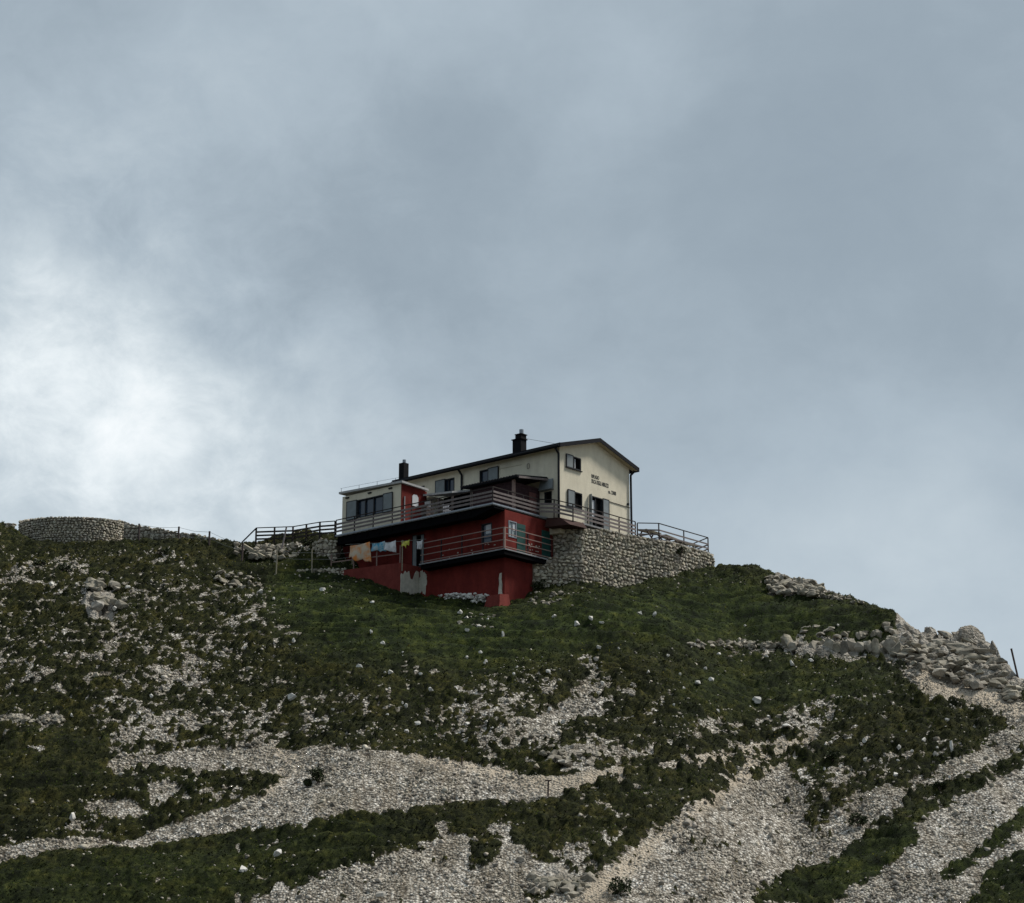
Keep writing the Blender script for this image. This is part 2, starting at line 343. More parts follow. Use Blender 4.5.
def fields(X, Y):
    """height, scree 0..1, for world X, Y"""
    z = smooth_z(X, Y)
    wx = X + .9 * (fbm(X / 1.7, Y / 1.7, 21, 3) - .5); wy = Y + 1.2 * (fbm(X / 1.7, Y / 1.7, 22, 3) - .5)
    px, py = proj(wx, wy, z)
    s = sample(SM, px, py); ls = sample(LS, px, py)
    f1, f2, cid = worley(wx / .62, wy / .72, 31)
    g1, g2, gid = worley(wx / .30, wy / .34, 41)
    n = fbm(X / 1.2, Y / 1.0, 51, 5)
    n2 = fbm(X / .32, Y / .32, 61, 3); n3 = fbm(X / 5, Y / 4, 55, 4)
    amp = 1 - .55 * ls
    sc = s + amp * (.46 * (f1 - .42) + .26 * (g1 - .42) + .55 * (n - .5) + .34 * (n3 - .5)) + .55 * (n2 - .5)
    soft = sstep(.52, .22, sc)
    cr = sample(CRG, px, py); rockm = sstep(.35, .6, cr + .5 * (n - .5))
    sc = np.maximum(sstep(.42, .54, sc), rockm)
    veg = 1 - sc
    dome = np.sqrt(np.clip(1 - (f1 / .60) ** 2, 0, 1)) * (.35 + .95 * cid) * .25 + np.sqrt(np.clip(1 - (g1 / .58) ** 2, 0, 1)) * .07 * (.4 + gid)
    hum = dome * (1 - .62 * ls) + ls * .45 * (fbm(X / 2.2, Y / 1.3, 71, 4) - .3)
    z = z - .14 * (1 - .5 * ls)
    terr = .22 * np.sin(2 * PI * (Y + 3.5 * (fbm(X / 5, Y / 5, 141, 3) - .5)) / 1.5) * (.3 + fbm(X / 3, Y / 3, 143, 2))
    z = z + veg * (.04 + soft * (.82 * hum + terr)) + sc * (.16 * (n2 - .5) + .40 * (n - .5)) + 1.1 * (n3 - .5) * (1 - ls)
    # limestone crag: tilted blocks of bedrock
    b1_, e1 = blocks((X + .4 * Y) / 2.9, Y / 1.9, 101, .55); b2_, e2 = blocks(wx / .95, wy / .8, 111, .6)
    blk = 1.35 * b1_ * sstep(0, .12, e1) + .42 * b2_ * sstep(0, .10, e2) + .5 * sstep(0, .2, e1) + .15 * (n2 - .5)
    z = z + rockm * (.85 * blk - .95) * np.clip(cr, 0, 1)
    return z, sc, ls, rockm
def gnd(X, Y):
    return float(smooth_z(np.array([float(X)]), np.array([float(Y)]))[0])
def on_ground(px, py, Ya=84., Yb=158.):
    """world point where the picture ray meets the hillside"""
    ys = np.arange(Ya, Yb, .1); r = ray(px, py); z = smooth_z(r[0] * ys, ys)
    i = np.argmax(z >= r[2] * ys)
    if z[i] < r[2] * ys[i]: i = np.argmin(r[2] * ys - z)
    return np.array([r[0] * ys[i], ys[i], z[i]])
def axis(lo, hi, step, far0, far1):
    a = list(np.arange(lo, hi, step)); d = step * 1.5; x = a[-1]
    while x < far1: x += d; a.append(x); d *= 1.25
    d = step * 1.5; x = a[0]
    while x > far0: x -= d; a.insert(0, x); d *= 1.25
    return np.array(a)
XA = axis(-46, 46, .09, -3000, 3000); YA_ = axis(86, 156, .105, -1500, 4000)
GX, GY = np.meshgrid(XA, YA_)
Z, SCR, LSM, RKM = fields(GX.ravel(), GY.ravel())
nx, ny = len(XA), len(YA_)
me = bpy.data.meshes.new('ground')
me.vertices.add(nx * ny); me.vertices.foreach_set('co', np.stack([GX.ravel(), GY.ravel(), Z], 1).ravel())
I = (np.arange(ny - 1)[:, None] * nx + np.arange(nx - 1)[None, :]).ravel()
fq = np.stack([I, I + 1, I + nx + 1, I + nx], 1).ravel(); nf = len(I)
me.loops.add(nf * 4); me.loops.foreach_set('vertex_index', fq); me.polygons.add(nf)
me.polygons.foreach_set('loop_start', np.arange(nf) * 4); me.polygons.foreach_set('loop_total', np.full(nf, 4)); me.polygons.foreach_set('use_smooth', np.ones(nf, bool))
me.update(); me.validate()
a = me.color_attributes.new('cover', 'FLOAT_COLOR', 'POINT')
patch = fbm(GX.ravel() / 6, GY.ravel() / 6, 81, 4)
# trodden path: warmer, finer scree
pth = np.zeros(gx.shape)
for poly in ([(266, 743), (300, 744), (300, 770), (262, 800), (250, 795), (285, 765)], [(380, 748), (480, 760), (560, 776), (640, 767), (652, 768), (600, 784), (540, 792), (440, 765)],
             [(660, 764), (790, 735), (820, 733), (780, 765), (740, 785), (700, 815), (650, 850), (640, 845), (700, 798), (745, 766)], [(905, 672), (925, 664), (1030, 698), (1100, 740), (1100, 760), (1015, 720), (1000, 712), (920, 690)],
             [(560, 903), (640, 846), (660, 850), (600, 903)]):
    pth[inpoly(poly)] = 1
pth = blur(blur(pth, 4), 4)
pp = proj(GX.ravel(), GY.ravel(), Z); PTH = sample(pth, pp[0], pp[1])
a.data.foreach_set('color', np.stack([SCR, LSM, patch, PTH], 1).ravel())
rk = me.attributes.new('bedrock', 'FLOAT', 'POINT'); rk.data.foreach_set('value', RKM.astype(np.float32))
ground = bpy.data.objects.new('ground', me); COL.objects.link(ground); tag(ground, kind='structure')
# ground material
def ground_mat():
    m = bpy.data.materials.new('scree_and_turf'); m.use_nodes = True; nt = m.node_tree; N = nt.nodes; L = nt.links
    p = N['Principled BSDF']; p.inputs['Roughness'].default_value = .95; p.inputs['Specular IOR Level'].default_value = .12
    tc = N.new('ShaderNodeTexCoord'); at_ = N.new('ShaderNodeAttribute'); at_.attribute_name = 'cover'
    sp = N.new('ShaderNodeSeparateColor'); L.new(at_.outputs['Color'], sp.inputs[0])
    def nz(sc, det=5, r=.6):
        n = N.new('ShaderNodeTexNoise'); n.inputs['Scale'].default_value = sc; n.inputs['Detail'].default_value = det; n.inputs['Roughness'].default_value = r
        L.new(tc.outputs['Object'], n.inputs['Vector']); return n
    def ramp(src, stops):
        r = N.new('ShaderNodeValToRGB'); e = r.color_ramp.elements
        while len(e) < len(stops): e.new(.5)
        for i, (pos, col) in enumerate(stops): e[i].position = pos; e[i].color = (*col, 1)
        L.new(src, r.inputs['Fac']); return r.outputs['Color']
    def mx(f, a_, b_, bt='MIX'):
        q = N.new('ShaderNodeMix'); q.data_type = 'RGBA'; q.blend_type = bt
        if isinstance(f, float): q.inputs[0].default_value = f
        else: L.new(f, q.inputs[0])
        for s, k in ((a_, 6), (b_, 7)):
            if isinstance(s, tuple): q.inputs[k].default_value = (*s, 1)
            else: L.new(s, q.inputs[k])
        return q.outputs[2]
    def mt(op, a_, b_=0.):
        q = N.new('ShaderNodeMath'); q.operation = op
        for s, k in ((a_, 0), (b_, 1)):
            if isinstance(s, float): q.inputs[k].default_value = s
            else: L.new(s, q.inputs[k])
        return q.outputs[0]
    vo = N.new('ShaderNodeTexVoronoi'); vo.inputs['Scale'].default_value = 6.5; L.new(tc.outputs['Object'], vo.inputs['Vector'])
    vr = N.new('ShaderNodeSeparateColor'); L.new(vo.outputs['Color'], vr.inputs[0])
    stone = ramp(vr.outputs[0], [(0, (.10, .095, .085)), (.3, (.34, .325, .295)), (.75, (.53, .515, .475)), (1, (.72, .705, .665))])
    gap = ramp(vo.outputs['Distance'], [(.30, (1, 1, 1)), (.75, (.36, .33, .30))])
    stone = mx(1.0, stone, gap, 'MULTIPLY')
    big = ramp(nz(.38, 9, .68).outputs['Fac'], [(.36, (.62, .59, .53)), (.50, (.93, .91, .88)), (.62, (1.1, 1.1, 1.1))])
    stone = mx(1.0, stone, big, 'MULTIPLY')
    mp = N.new('ShaderNodeMapping'); mp.inputs['Rotation'].default_value = (0, 0, math.radians(38)); mp.inputs['Scale'].default_value = (1.1, .13, .3); L.new(tc.outputs['Object'], mp.inputs['Vector'])
    sn = N.new('ShaderNodeTexNoise'); sn.inputs['Scale'].default_value = 1.0; sn.inputs['Detail'].default_value = 8; sn.inputs['Roughness'].default_value = .7; L.new(mp.outputs['Vector'], sn.inputs['Vector'])
    stone = mx(1.0, stone, ramp(sn.outputs['Fac'], [(.36, (.60, .565, .51)), (.5, (.95, .94, .92)), (.62, (1.14, 1.14, 1.14))]), 'MULTIPLY')
    fine = ramp(nz(14, 6, .75).outputs['Fac'], [(.3, (.30, .24, .175)), (.7, (.54, .47, .37))])
    pf = mt('MULTIPLY', at_.outputs['Alpha'], .75)
    stone = mx(pf, stone, fine)
    g1 = ramp(nz(3.2, 7, .7).outputs['Fac'], [(.32, (.005, .006, .002)), (.48, (.015, .017, .005)), (.60, (.036, .037, .011)), (.74, (.085, .075, .030))])
    g2 = ramp(nz(1.6, 7, .7).outputs['Fac'], [(.34, (.006, .009, .003)), (.50, (.018, .027, .006)), (.62, (.040, .052, .012)), (.76, (.08, .084, .024))])
    grass = mx(sp.outputs[1], g1, g2)
    brown = ramp(nz(.55, 8, .65).outputs['Fac'], [(.36, (.42, .50, .46)), (.50, (1, 1.04, 1)), (.64, (1.7, 1.5, 1.2))])
    grass = mx(1.0, grass, brown, 'MULTIPLY')
    speck = nz(17, 3, .6).outputs['Fac']; grass = mx(1.0, grass, ramp(speck, [(.35, (.62, .62, .62)), (.65, (1.35, 1.35, 1.35))]), 'MULTIPLY')
    e = nz(11, 4, .7).outputs['Fac']; e = mt('SUBTRACT', e, .5); e = mt('MULTIPLY', e, .9)
    fin = mt('ADD', sp.outputs[0], e); f = fin
    f = ramp(f, [(.44, (0, 0, 0)), (.62, (1, 1, 1))])
    rb = N.new('ShaderNodeAttribute'); rb.attribute_name = 'bedrock'
    rc = ramp(nz(1.3, 12, .72).outputs['Fac'], [(.34, (.06, .053, .043)), (.45, (.20, .18, .15)), (.56, (.33, .305, .265)), (.72, (.47, .445, .39))])
    stone = mx(rb.outputs['Fac'], stone, rc)
    soil = mx(ramp(fin, [(.34, (0, 0, 0)), (.46, (.7, .7, .7)), (.60, (0, 0, 0))]), grass, (.085, .066, .043))
    col = mx(f, soil, stone); L.new(col, p.inputs['Base Color'])
    h1 = mt('MULTIPLY', vo.outputs['Distance'], -1.0); h2 = nz(9, 6, .75).outputs['Fac']
    hh = N.new('ShaderNodeMix'); hh.data_type = 'FLOAT'; L.new(f, hh.inputs[0]); L.new(h2, hh.inputs[2]); L.new(h1, hh.inputs[3])
    b = N.new('ShaderNodeBump'); b.inputs['Strength'].default_value = .9; b.inputs['Distance'].default_value = .12
    L.new(hh.outputs[0], b.inputs['Height']); L.new(b.outputs['Normal'], p.inputs['Normal'])
    return m
me.materials.append(ground_mat())
# ---------------------------------------------------------------- scattered stones and tufts (uncountable)
def hull(n, sx, sy, sz, seed, cut=.0):
    r = random.Random(seed); bm = bmesh.new()
    for _ in range(n):
        z = r.uniform(-1, 1); t = r.uniform(0, 2 * PI); q = math.sqrt(1 - z * z); k = r.uniform(.82, 1.05)
        bm.verts.new((q * math.cos(t) * sx * k, q * math.sin(t) * sy * k, z * sz * k))
    res = bmesh.ops.convex_hull(bm, input=bm.verts)
    bmesh.ops.delete(bm, geom=[g for g in res['geom_interior'] if isinstance(g, bmesh.types.BMVert)], context='VERTS')
    bmesh.ops.triangulate(bm, faces=bm.faces)
    bm.verts.ensure_lookup_table(); vs = np.array([v.co[:] for v in bm.verts]); fs = np.array([[v.index for v in f.verts] for f in bm.faces]); bm.free()
    return vs, fs
def rotmats(n, tilt=PI):
    a = rng.uniform(0, 2 * PI, n); b = rng.uniform(-tilt, tilt, n); ca, sa, cb, sb = np.cos(a), np.sin(a), np.cos(b), np.sin(b)
    R = np.zeros((n, 3, 3)); R[:, 0, 0] = ca; R[:, 0, 1] = -sa * cb; R[:, 0, 2] = sa * sb; R[:, 1, 0] = sa; R[:, 1, 1] = ca * cb; R[:, 1, 2] = -ca * sb; R[:, 2, 1] = sb; R[:, 2, 2] = cb
    return R
def tri_obj(name, V_, F_, T_, m):
    me = bpy.data.meshes.new(name); me.vertices.add(len(V_)); me.vertices.foreach_set('co', V_.ravel()); n = len(F_)
    me.loops.add(n * 3); me.loops.foreach_set('vertex_index', F_.ravel()); me.polygons.add(n)
    me.polygons.foreach_set('loop_start', np.arange(n) * 3); me.polygons.foreach_set('loop_total', np.full(n, 3)); me.update()
    a = me.color_attributes.new('tint', 'FLOAT_COLOR', 'POINT'); a.data.foreach_set('color', np.concatenate([T_, np.ones((len(T_), 1))], 1).ravel())
    me.materials.append(m); o = bpy.data.objects.new(name, me); COL.objects.link(o); return o
def scatter(protos, P, S, T, tilt=PI):
    Vs = []; Fs = []; Ts = []; off = 0; which = rng.integers(0, len(protos), len(P)); R = rotmats(len(P), tilt)
    for k, (pv, pf) in enumerate(protos):
        i = np.where(which == k)[0]
        if len(i) == 0: continue
        v = np.einsum('nij,vj->nvi', R[i], pv) * S[i][:, None, None] + P[i][:, None, :]
        f = pf[None] + (np.arange(len(i)) * len(pv))[:, None, None] + off
        Vs.append(v.reshape(-1, 3)); Fs.append(f.reshape(-1, 3)); Ts.append(np.repeat(T[i], len(pv), 0)); off += len(i) * len(pv)
    return np.concatenate(Vs), np.concatenate(Fs), np.concatenate(Ts)
def pick(n, rk=False):
    """random ground points, even over the hillside seen"""
    X = rng.uniform(-46, 46, n); Y = rng.uniform(86, 155, n); z, sc, ls, cid = fields(X, Y)
    px, py = proj(X, Y, z); ok = (px > -60) & (px < 1090) & (py < 960)
    ok &= ~inside_hut(X, Y)
    return (X[ok], Y[ok], z[ok], sc[ok], ls[ok]) + ((cid[ok],) if rk else ())
def inside_hut(X, Y):
    dX = X - A0[0]; dY = Y - A0[1]; u = dX * U[0] + dY * U[1]; v = dX * V[0] + dY * V[1]
    return ((u > 0.9) & (u < 18) & (v > -5.2) & (v < 9)) | ((u > -.2) & (u < 9) & (v > 0) & (v < 19))
X, Y, z, sc, ls, rkm = pick(330000, True)
k = (sc > .5) & ((rkm < .4) | (rng.random(len(X)) < .12)); X, Y, z = X[k], Y[k], z[k]
S = .035 + .08 * rng.random(len(X)) ** 2.2; S[rng.random(len(X)) < .03] *= 2.1
coarse = sstep(.3, .7, fbm(X / 3.5 + Y / 7, Y / 5, 91, 4)); S *= .55 + .85 * coarse; bb = rng.random(len(X)) < .006; S[bb] = .16 + .16 * rng.random(bb.sum())
g = .30 + .95 * rng.random(len(X)) ** .8; T = np.stack([g * 1.0, g * (.985 - .03 * rng.random(len(X))), g * (.96 - .08 * rng.random(len(X)))], 1)
protos = [hull(11, 1, .8, .6, i) for i in range(7)]
o = tri_obj('gravel', *scatter(protos, np.stack([X, Y, z + S * .15], 1), S, T), M['rock'])
tag(o, 'loose pale limestone scree lying in sheets down the slope', 'gravel', kind='stuff')
# pale chips showing through the turf
X, Y, z, sc, ls = pick(60000)
nn = fbm(X / 4, Y / 4, 95, 3); px_, py_ = proj(X, Y, z); dens = sample(SM, px_, py_)
k = (sc < .5) & (rng.random(len(X)) < np.clip(dens * 2.0 - .12, .03, 1) * sstep(.35, .65, nn) * .9); X, Y, z = X[k], Y[k], z[k]
S = .04 + .10 * rng.random(len(X)) ** 2; g = .65 + .55 * rng.random(len(X)); T = np.stack([g, g * .985, g * .95], 1)
o = tri_obj('stone_chips', *scatter(protos, np.stack([X, Y, z + S * .2], 1), S, T), M['rock'])
tag(o, 'small pale stone chips lying between the turf cushions', 'gravel', kind='stuff')
# grass tufts
def tuft(seed, n=11, h=1.0, sp=.55):
    r = random.Random(seed); v = []; f = []
    for i in range(n):
        a = r.uniform(0, 2 * PI); d = r.uniform(0, .35); x, y = d * math.cos(a), d * math.sin(a); w = r.uniform(.07, .13); hh = h * r.uniform(.5, 1)
        a2 = r.uniform(0, 2 * PI); lx = x + sp * math.cos(a) * r.uniform(.3, 1); ly = y + sp * math.sin(a) * r.uniform(.3, 1); b = len(v)
        v += [(x - w * math.sin(a2), y + w * math.cos(a2), -.15), (x + w * math.sin(a2), y - w * math.cos(a2), -.15), ((x + lx) / 2 + w * .8 * math.sin(a2), (y + ly) / 2 - w * .8 * math.cos(a2), hh * .7), (lx, ly, hh)]
        f += [(b, b + 1, b + 2), (b, b + 2, b + 3)]
    return np.array(v), np.array(f)
M['blade'] = mat('turf_blades', (.046, .050, .014), .9, .35, 2.0, color2=(.016, .020, .006), attr='tint', spec=.08)
X, Y, z, sc, ls = pick(200000)
k = (sc < .45) & (rng.random(len(X)) < 1 - .35 * ls); X, Y, z, ls = X[k], Y[k], z[k], ls[k]
pt = fbm(X / 2.6, Y / 2.0, 131, 4); pt2 = fbm(X / .7, Y / .6, 133, 3)
S = (.04 + .075 * rng.random(len(X))) * (1 - .1 * ls); nn = fbm(X / 2.2, Y / 2.2, 97, 4)
g = (.45 + 1.0 * rng.random(len(X))) * (.22 + 1.75 * sstep(.32, .68, pt)) * (.5 + 1.1 * sstep(.3, .7, pt2)); T = np.stack([g * (1.0 + .5 * (nn - .5)), g * 1.04, g * .85], 1); T = T * (1 + ls[:, None] * np.array([-.04, .10, -.06])); dry = rng.random(len(X)) < .07 * (.4 + 2 * sstep(.45, .7, nn)); T[dry] = T[dry] * np.array([3.2, 2.5, 2.6]) * rng.uniform(.6, 1.3, (dry.sum(), 1))
o = tri_obj('grass', *scatter([tuft(i) for i in range(6)], np.stack([X, Y, z], 1), S, T, .5), M['blade'])
tag(o, 'dark green alpine turf covering the hillside in tufts and cushions', 'grass', kind='stuff')

# ================================================================ MOUNTAIN HUT
hut = empty('mountain_hut', wp(0, 0, 0), PI / 2 - B1)
tag(hut, 'cream and red mountain hut with dark gable roof standing on the hill crest', 'building')
LEN = 16.5; GW = 8.4; EV = 5.3; AP = 6.5
# ---- main cream house, walls with openings
holesF = [(10.45, 12.4, 3.65, 4.72), (5.9, 7.85, 3.75, 4.8), (13.6, 14.9, 3.7, 4.6), (.75, 1.45, 1.15, 2.05)]
holesG = [(.72, 2.5, 3.92, 4.88), (.86, 2.6, .98, 2.2), (3.45, 5.0, -.45, 2.28)]
mb = MB(); T_ = .35
cells(mb, 'v', 0, T_, 0, LEN, -1.2, EV, holesF)
cells(mb, 'u', 0, T_, T_, GW - T_, -1.2, EV, holesG)
mb.box(LEN - T_, LEN, T_, GW - T_, -.5, EV); mb.box(0, LEN, GW - T_, GW, -1.2, EV)
mb.prism([(0.001, EV), (GW - .001, EV), (GW / 2, AP)], 'u', 0.0, T_); mb.prism([(0.001, EV), (GW - .001, EV), (GW / 2, AP)], 'u', LEN - T_, LEN)
mb.build('wall', M['cream'], hut)
inn = MB(); inn.box(.9, LEN - .6, .9, 1.0, -.4, EV - .1); inn.box(.9, 1.0, 1.0, GW - .6, -.4, EV - .1); inn.build('inner_wall', M['dark'], hut)
# roof
sl = (AP - EV) / (GW / 2); oh = .5; og = .5; tk = .34
def roofw(v): return AP + .05 - sl * abs(v - GW / 2)
rf = MB()
def slab(v0, v1):
    a, b = roofw(v0), roofw(v1)
    rf.prism([(v0, a), (v1, b), (v1, b + .18), (v0, a + .18)], 'u', -og, LEN + .05)
slab(-oh, GW / 2 - .001); slab(GW / 2 + .001, GW + oh)
roof = rf.build('roof', M['roof'], hut)
fb = MB(); 
for v0, v1 in ((-oh - .03, GW / 2), (GW / 2, GW + oh + .03)):
    a, b = roofw(v0), roofw(v1); fb.prism([(v0, a - .12), (v1, b - .12), (v1, b + .20), (v0, a + .20)], 'u', -og - .05, -og - .003)
for v in (-oh - .10, GW + oh + .02): fb.box(-og - .05, LEN + .06, v, v + .08, roofw(-oh) - .14, roofw(-oh) + .19)
fb.build('fascia', M['roof'], roof)
sf = MB(); sf.prism([(-oh + .03, roofw(-oh) - .05), (0, roofw(0) - .05), (0, roofw(0) - .02), (-oh + .03, roofw(-oh) - .02)], 'u', -og + .02, LEN + .02)
for v0, v1 in ((0, GW / 2), (GW / 2, GW + oh)):
    a, b = roofw(v0), roofw(v1); sf.prism([(v0, a - .05), (v1, b - .05), (v1, b - .02), (v0, a - .02)], 'u', -og + .02, -.003)
sf.build('soffit', M['soffit'], roof)
gt = MB(); gt.tube([(-og, -oh - .16, roofw(-oh) - .02), (LEN + .05, -oh - .16, roofw(-oh) - .02)], .09, 8); gt.build('gutter', M['steel'], roof)
# drainpipes
def pipe(u, v, top, bot, du=0, dv=0):
    m_ = MB(); m_.tube([(u + du, v + dv, top), (u, v, top - .45), (u, v, bot)], .085, 8); m_.build('drainpipe', M['steel'], hut)
pipe(-.02, -.14, EV - .1, -.1, 0, -.5); pipe(9.6, -.12, EV - .1, 2.5, 0, -.5); pipe(-.14, GW + .02, EV - .1, .0, 0, .55)
# chimneys
ch = MB(); ch.box(5.35, 6.2, 1.9, 2.55, 5.7, 7.3); c1 = ch.build('chimney', M['black'], hut)
k = MB(); k.box(5.28, 6.27, 1.83, 2.62, 7.3, 7.36); k.build('chimney_cap', M['black'], c1)
k = MB(); k.box(5.32, 5.88, 1.9, 2.5, 7.36, 7.66); k.box(5.26, 5.94, 1.84, 2.56, 7.66, 7.72); k.build('chimney_cowl', M['black'], c1)
k = MB(); k.tube([(5.55, 2.2, 7.72), (5.55, 2.2, 8.1)], .17, 12); k.build('flue', M['galv'], c1)
k = MB(); k.tube([(6.08, 2.2, 7.36), (6.08, 2.2, 7.72)], .09, 10); k.build('vent_pipe', M['galv'], c1)
k = MB(); k.tube([(5.2, 2.3, 7.35), (2.6, 3.2, 6.6)], .015, 4); k.build('stay_wire', M['steel'], c1)
ch = MB(); ch.box(16.05, 16.6, .2, .75, 5.3, 6.95); c2 = ch.build('chimney', M['black'], hut)
k = MB(); k.tube([(16.3, .5, 6.95), (16.3, .5, 7.25)], .14, 12); k.build('flue', M['galv'], c2)
# windows and doors
def bx(ax, k0, k1, a0, a1, w0, w1, m_=None):
    m_ = m_ or MB()
    if ax == 'u': m_.box(k0, k1, a0, a1, w0, w1)
    else: m_.box(a0, a1, k0, k1, w0, w1)
    return m_
def window(ax, k, a0, a1, w0, w1, parent, bars=(), pane=M['glass'], rec=.14, shut=(), fr=M['frame'], name='window', curtain=None, kinds='pane'):
    """opening with frame, recessed pane, shutters given as (from, to) along the wall"""
    f = MB(); t = .07
    for x0, x1, y0, y1 in ((a0, a1, w1 - t, w1), (a0, a1, w0, w0 + t), (a0, a0 + t, w0 + t, w1 - t), (a1 - t, a1, w0 + t, w1 - t)): bx(ax, k - .03, k + rec, x0, x1, y0, y1, f)
    for b in bars: bx(ax, k + .02, k + rec, b - .035, b + .035, w0 + t, w1 - t, f)
    o = f.build(name, fr, parent)
    bx(ax, k + rec, k + rec + .03, a0 + .01, a1 - .01, w0 + .01, w1 - .01).build(kinds, pane, o)
    for (s0, s1) in shut:
        s = MB(); bx(ax, k - .10, k - .05, s0, s1, w0 - .02, w1 + .02, s)
        q = s.build('shutter', M['shutter'], o); fr_ = MB()
        for x0, x1, y0, y1 in ((s0, s1, w1 - .03, w1 + .03), (s0, s1, w0 - .03, w0 + .03), (s0 - .01, s0 + .05, w0, w1), (s1 - .05, s1 + .01, w0, w1)): bx(ax, k - .112, k - .048, x0, x1, y0, y1, fr_)
        fr_.build('shutter_frame', M['frame'], o)
    if curtain:
        bx(ax, k + rec - .03, k + rec - .01, curtain[0], curtain[1], curtain[2], curtain[3]).build('curtain', M['curtain'], o)
    return o
window('v', 0, 10.45, 12.4, 3.65, 4.72, hut, (11.1,), shut=[(11.35, 12.38)])
window('v', 0, 5.9, 7.85, 3.75, 4.8, hut, (6.9,), shut=[(5.92, 6.95)])
window('v', 0, 13.6, 14.9, 3.7, 4.6, hut)
window('v', 0, .75, 1.45, 1.15, 2.05, hut, pane=M['dark'], name='hatch')
k = MB(); k.hexa([(.55, -.06, 2.1), (.55, -.36, 2.15), (1.75, -.36, 2.15), (1.75, -.06, 2.1), (.55, -.06, 2.95), (.55, -.12, 2.95), (1.75, -.12, 2.95), (1.75, -.06, 2.95)]); k.build('hatch_cover', M['shutter'], hut)
window('u', 0, .72, 2.5, 3.92, 4.88, hut, (1.75,), shut=[(.70, 1.5)], curtain=(1.6, 1.98, 4.02, 4.75), pane=M['dark'])
window('u', 0, .86, 2.6, .98, 2.2, hut, shut=[(.84, 1.66)], pane=M['dark'])
window('u', 0, 3.45, 5.0, -.1, 2.28, hut, (4.25,), pane=M['dark'], name='door', shut=[(5.0, 5.75)], curtain=(3.75, 4.3, .75, 2.0), kinds='door_pane')
k = MB(); k.hexa([(-.05, 3.38, -.4), (-.32, 3.34, -.4), (-.32, 3.40, -.4), (-.05, 3.44, -.4), (-.05, 3.38, 2.3), (-.32, 3.34, 2.3), (-.32, 3.40, 2.3), (-.05, 3.44, 2.3)]); k.build('door_leaf', M['shutter'], hut)
# sill strips
for a0, a1, w in ((.66, 2.56, 3.90), (.8, 2.66, .96)): MB().box(-.12, -.002, a0, a1, w - .06, w).build('window_sill', M['steel'], hut)
for a0, a1, w in ((10.4, 12.45, 3.63), (5.85, 7.9, 3.73)): MB().box(a0, a1, -.12, -.002, w - .06, w).build('window_sill', M['steel'], hut)
MB().tube([(-.03, 5.8, 2.22), (-.03, GW, 2.2)], .025, 5).build('cable', M['steel'], hut)
MB().box(-.14, -.02, GW - .35, GW - .2, 2.35, 2.5).build('outdoor_lamp', M['steel'], hut)
MB().tube([(3.1, -.03, 4.15), (3.1, -.03, 4.5), (2.9, -.03, 4.5), (2.9, -.03, 4.15), (3.1, -.03, 4.15)], .02, 5).build('vent_frame', M['board'], hut)
MB().tube([(3.6, -.03, 4.55), (6.2, -.03, 4.6), (6.2, -.03, 3.9)], .012, 4).build('wall_cable', M['soffit'], hut)
# lettering painted on the gable
def lettering(txt, v, w, h, width):
    cu = bpy.data.curves.new('txt', 'FONT'); cu.body = txt; cu.size = 1; cu.extrude = .0; cu.offset = .03
    o = bpy.data.objects.new('lettering', cu); COL.objects.link(o); dg = bpy.context.evaluated_depsgraph_get(); me_ = bpy.data.meshes.new_from_object(o.evaluated_get(dg))
    bpy.data.objects.remove(o); co = np.array([x.co[:] for x in me_.vertices]); co[:, 0] -= co[:, 0].min(); co[:, 0] *= width / co[:, 0].max(); co[:, 1] *= h / co[:, 1].max()
    vs = [(v + x, -.012, w + y) for x, y, _ in co]; fs = [tuple(p.vertices) for p in me_.polygons]
    q = mesh_obj('lettering', vs, fs, M['text'], hut); so = q.modifiers.new('thick', 'SOLIDIFY'); so.thickness = .01; return q
lettering('RIFUGIO', 3.75, 3.68, .27, .92); lettering('DUCA DEGLI ABRUZZI', 3.75, 3.28, .30, 2.05); lettering('m. 2388', 5.78, 2.86, .28, .95)
# ---- annex: low cream room with a red end wall
AU0, AU1, AV0, AV1, AH = 11.3, 17.55, -5.0, -.02, 3.38
hA = [(13.1, 15.9, 1.42, 2.86)]
mb = MB(); cells(mb, 'v', AV0, AV0 + .3, AU0, AU1, -.2, AH, hA); mb.box(AU1 - .3, AU1, AV0 + .3, AV1, -.2, AH); mb.box(AU0 + .003, AU0 + .25, -2.6, AV1, -.2, AH - .3)
mb.build('annex_wall', M['cream'], hut)
mb = MB(); mb.box(AU0 - .06, AU0 - .002, AV0 - .002, -2.45, -.15, AH - .02); mb.box(AU0 - .06, AU0 + .05, -2.45, -2.25, -.15, AH - .1); mb.build('annex_end_wall', M['red'], hut)
mb = MB(); mb.hexa([(AU0 - .3, AV0 - .22, AH + .02), (AU0 - .3, -2.3, AH - .06), (AU1 + .2, -2.3, AH + .2), (AU1 + .2, AV0 - .22, AH + .22), (AU0 - .3, AV0 - .22, AH + .18), (AU0 - .3, -2.3, AH + .08), (AU1 + .2, -2.3, AH + .34), (AU1 + .2, AV0 - .22, AH + .38)])
ar = mb.build('annex_roof', M['whiteroof'], hut)
mb = MB()
for u in np.linspace(11.8, 17.6, 4): mb.tube([(u, AV0 - .1, AH + .15 + .03 * (u - 11)), (u, AV0 - .1, AH + .48 + .03 * (u - 11))], .015, 4)
mb.tube([(11.4, AV0 - .1, AH + .50), (17.7, AV0 - .1, AH + .68)], .01, 4)
mb.build('roof_wire', M['steel'], ar)
for u in (12.2, 14.4, 16.8): MB().box(u, u + .35, AV0 - .1, AV0 - .003, AH - .22, AH - .12).build('vent', M['steel'], hut)
o = window('v', AV0, 13.1, 15.9, 1.42, 2.86, hut, (14.2, 15.1), shut=[(15.9, 17.0), (12.1, 13.1)])
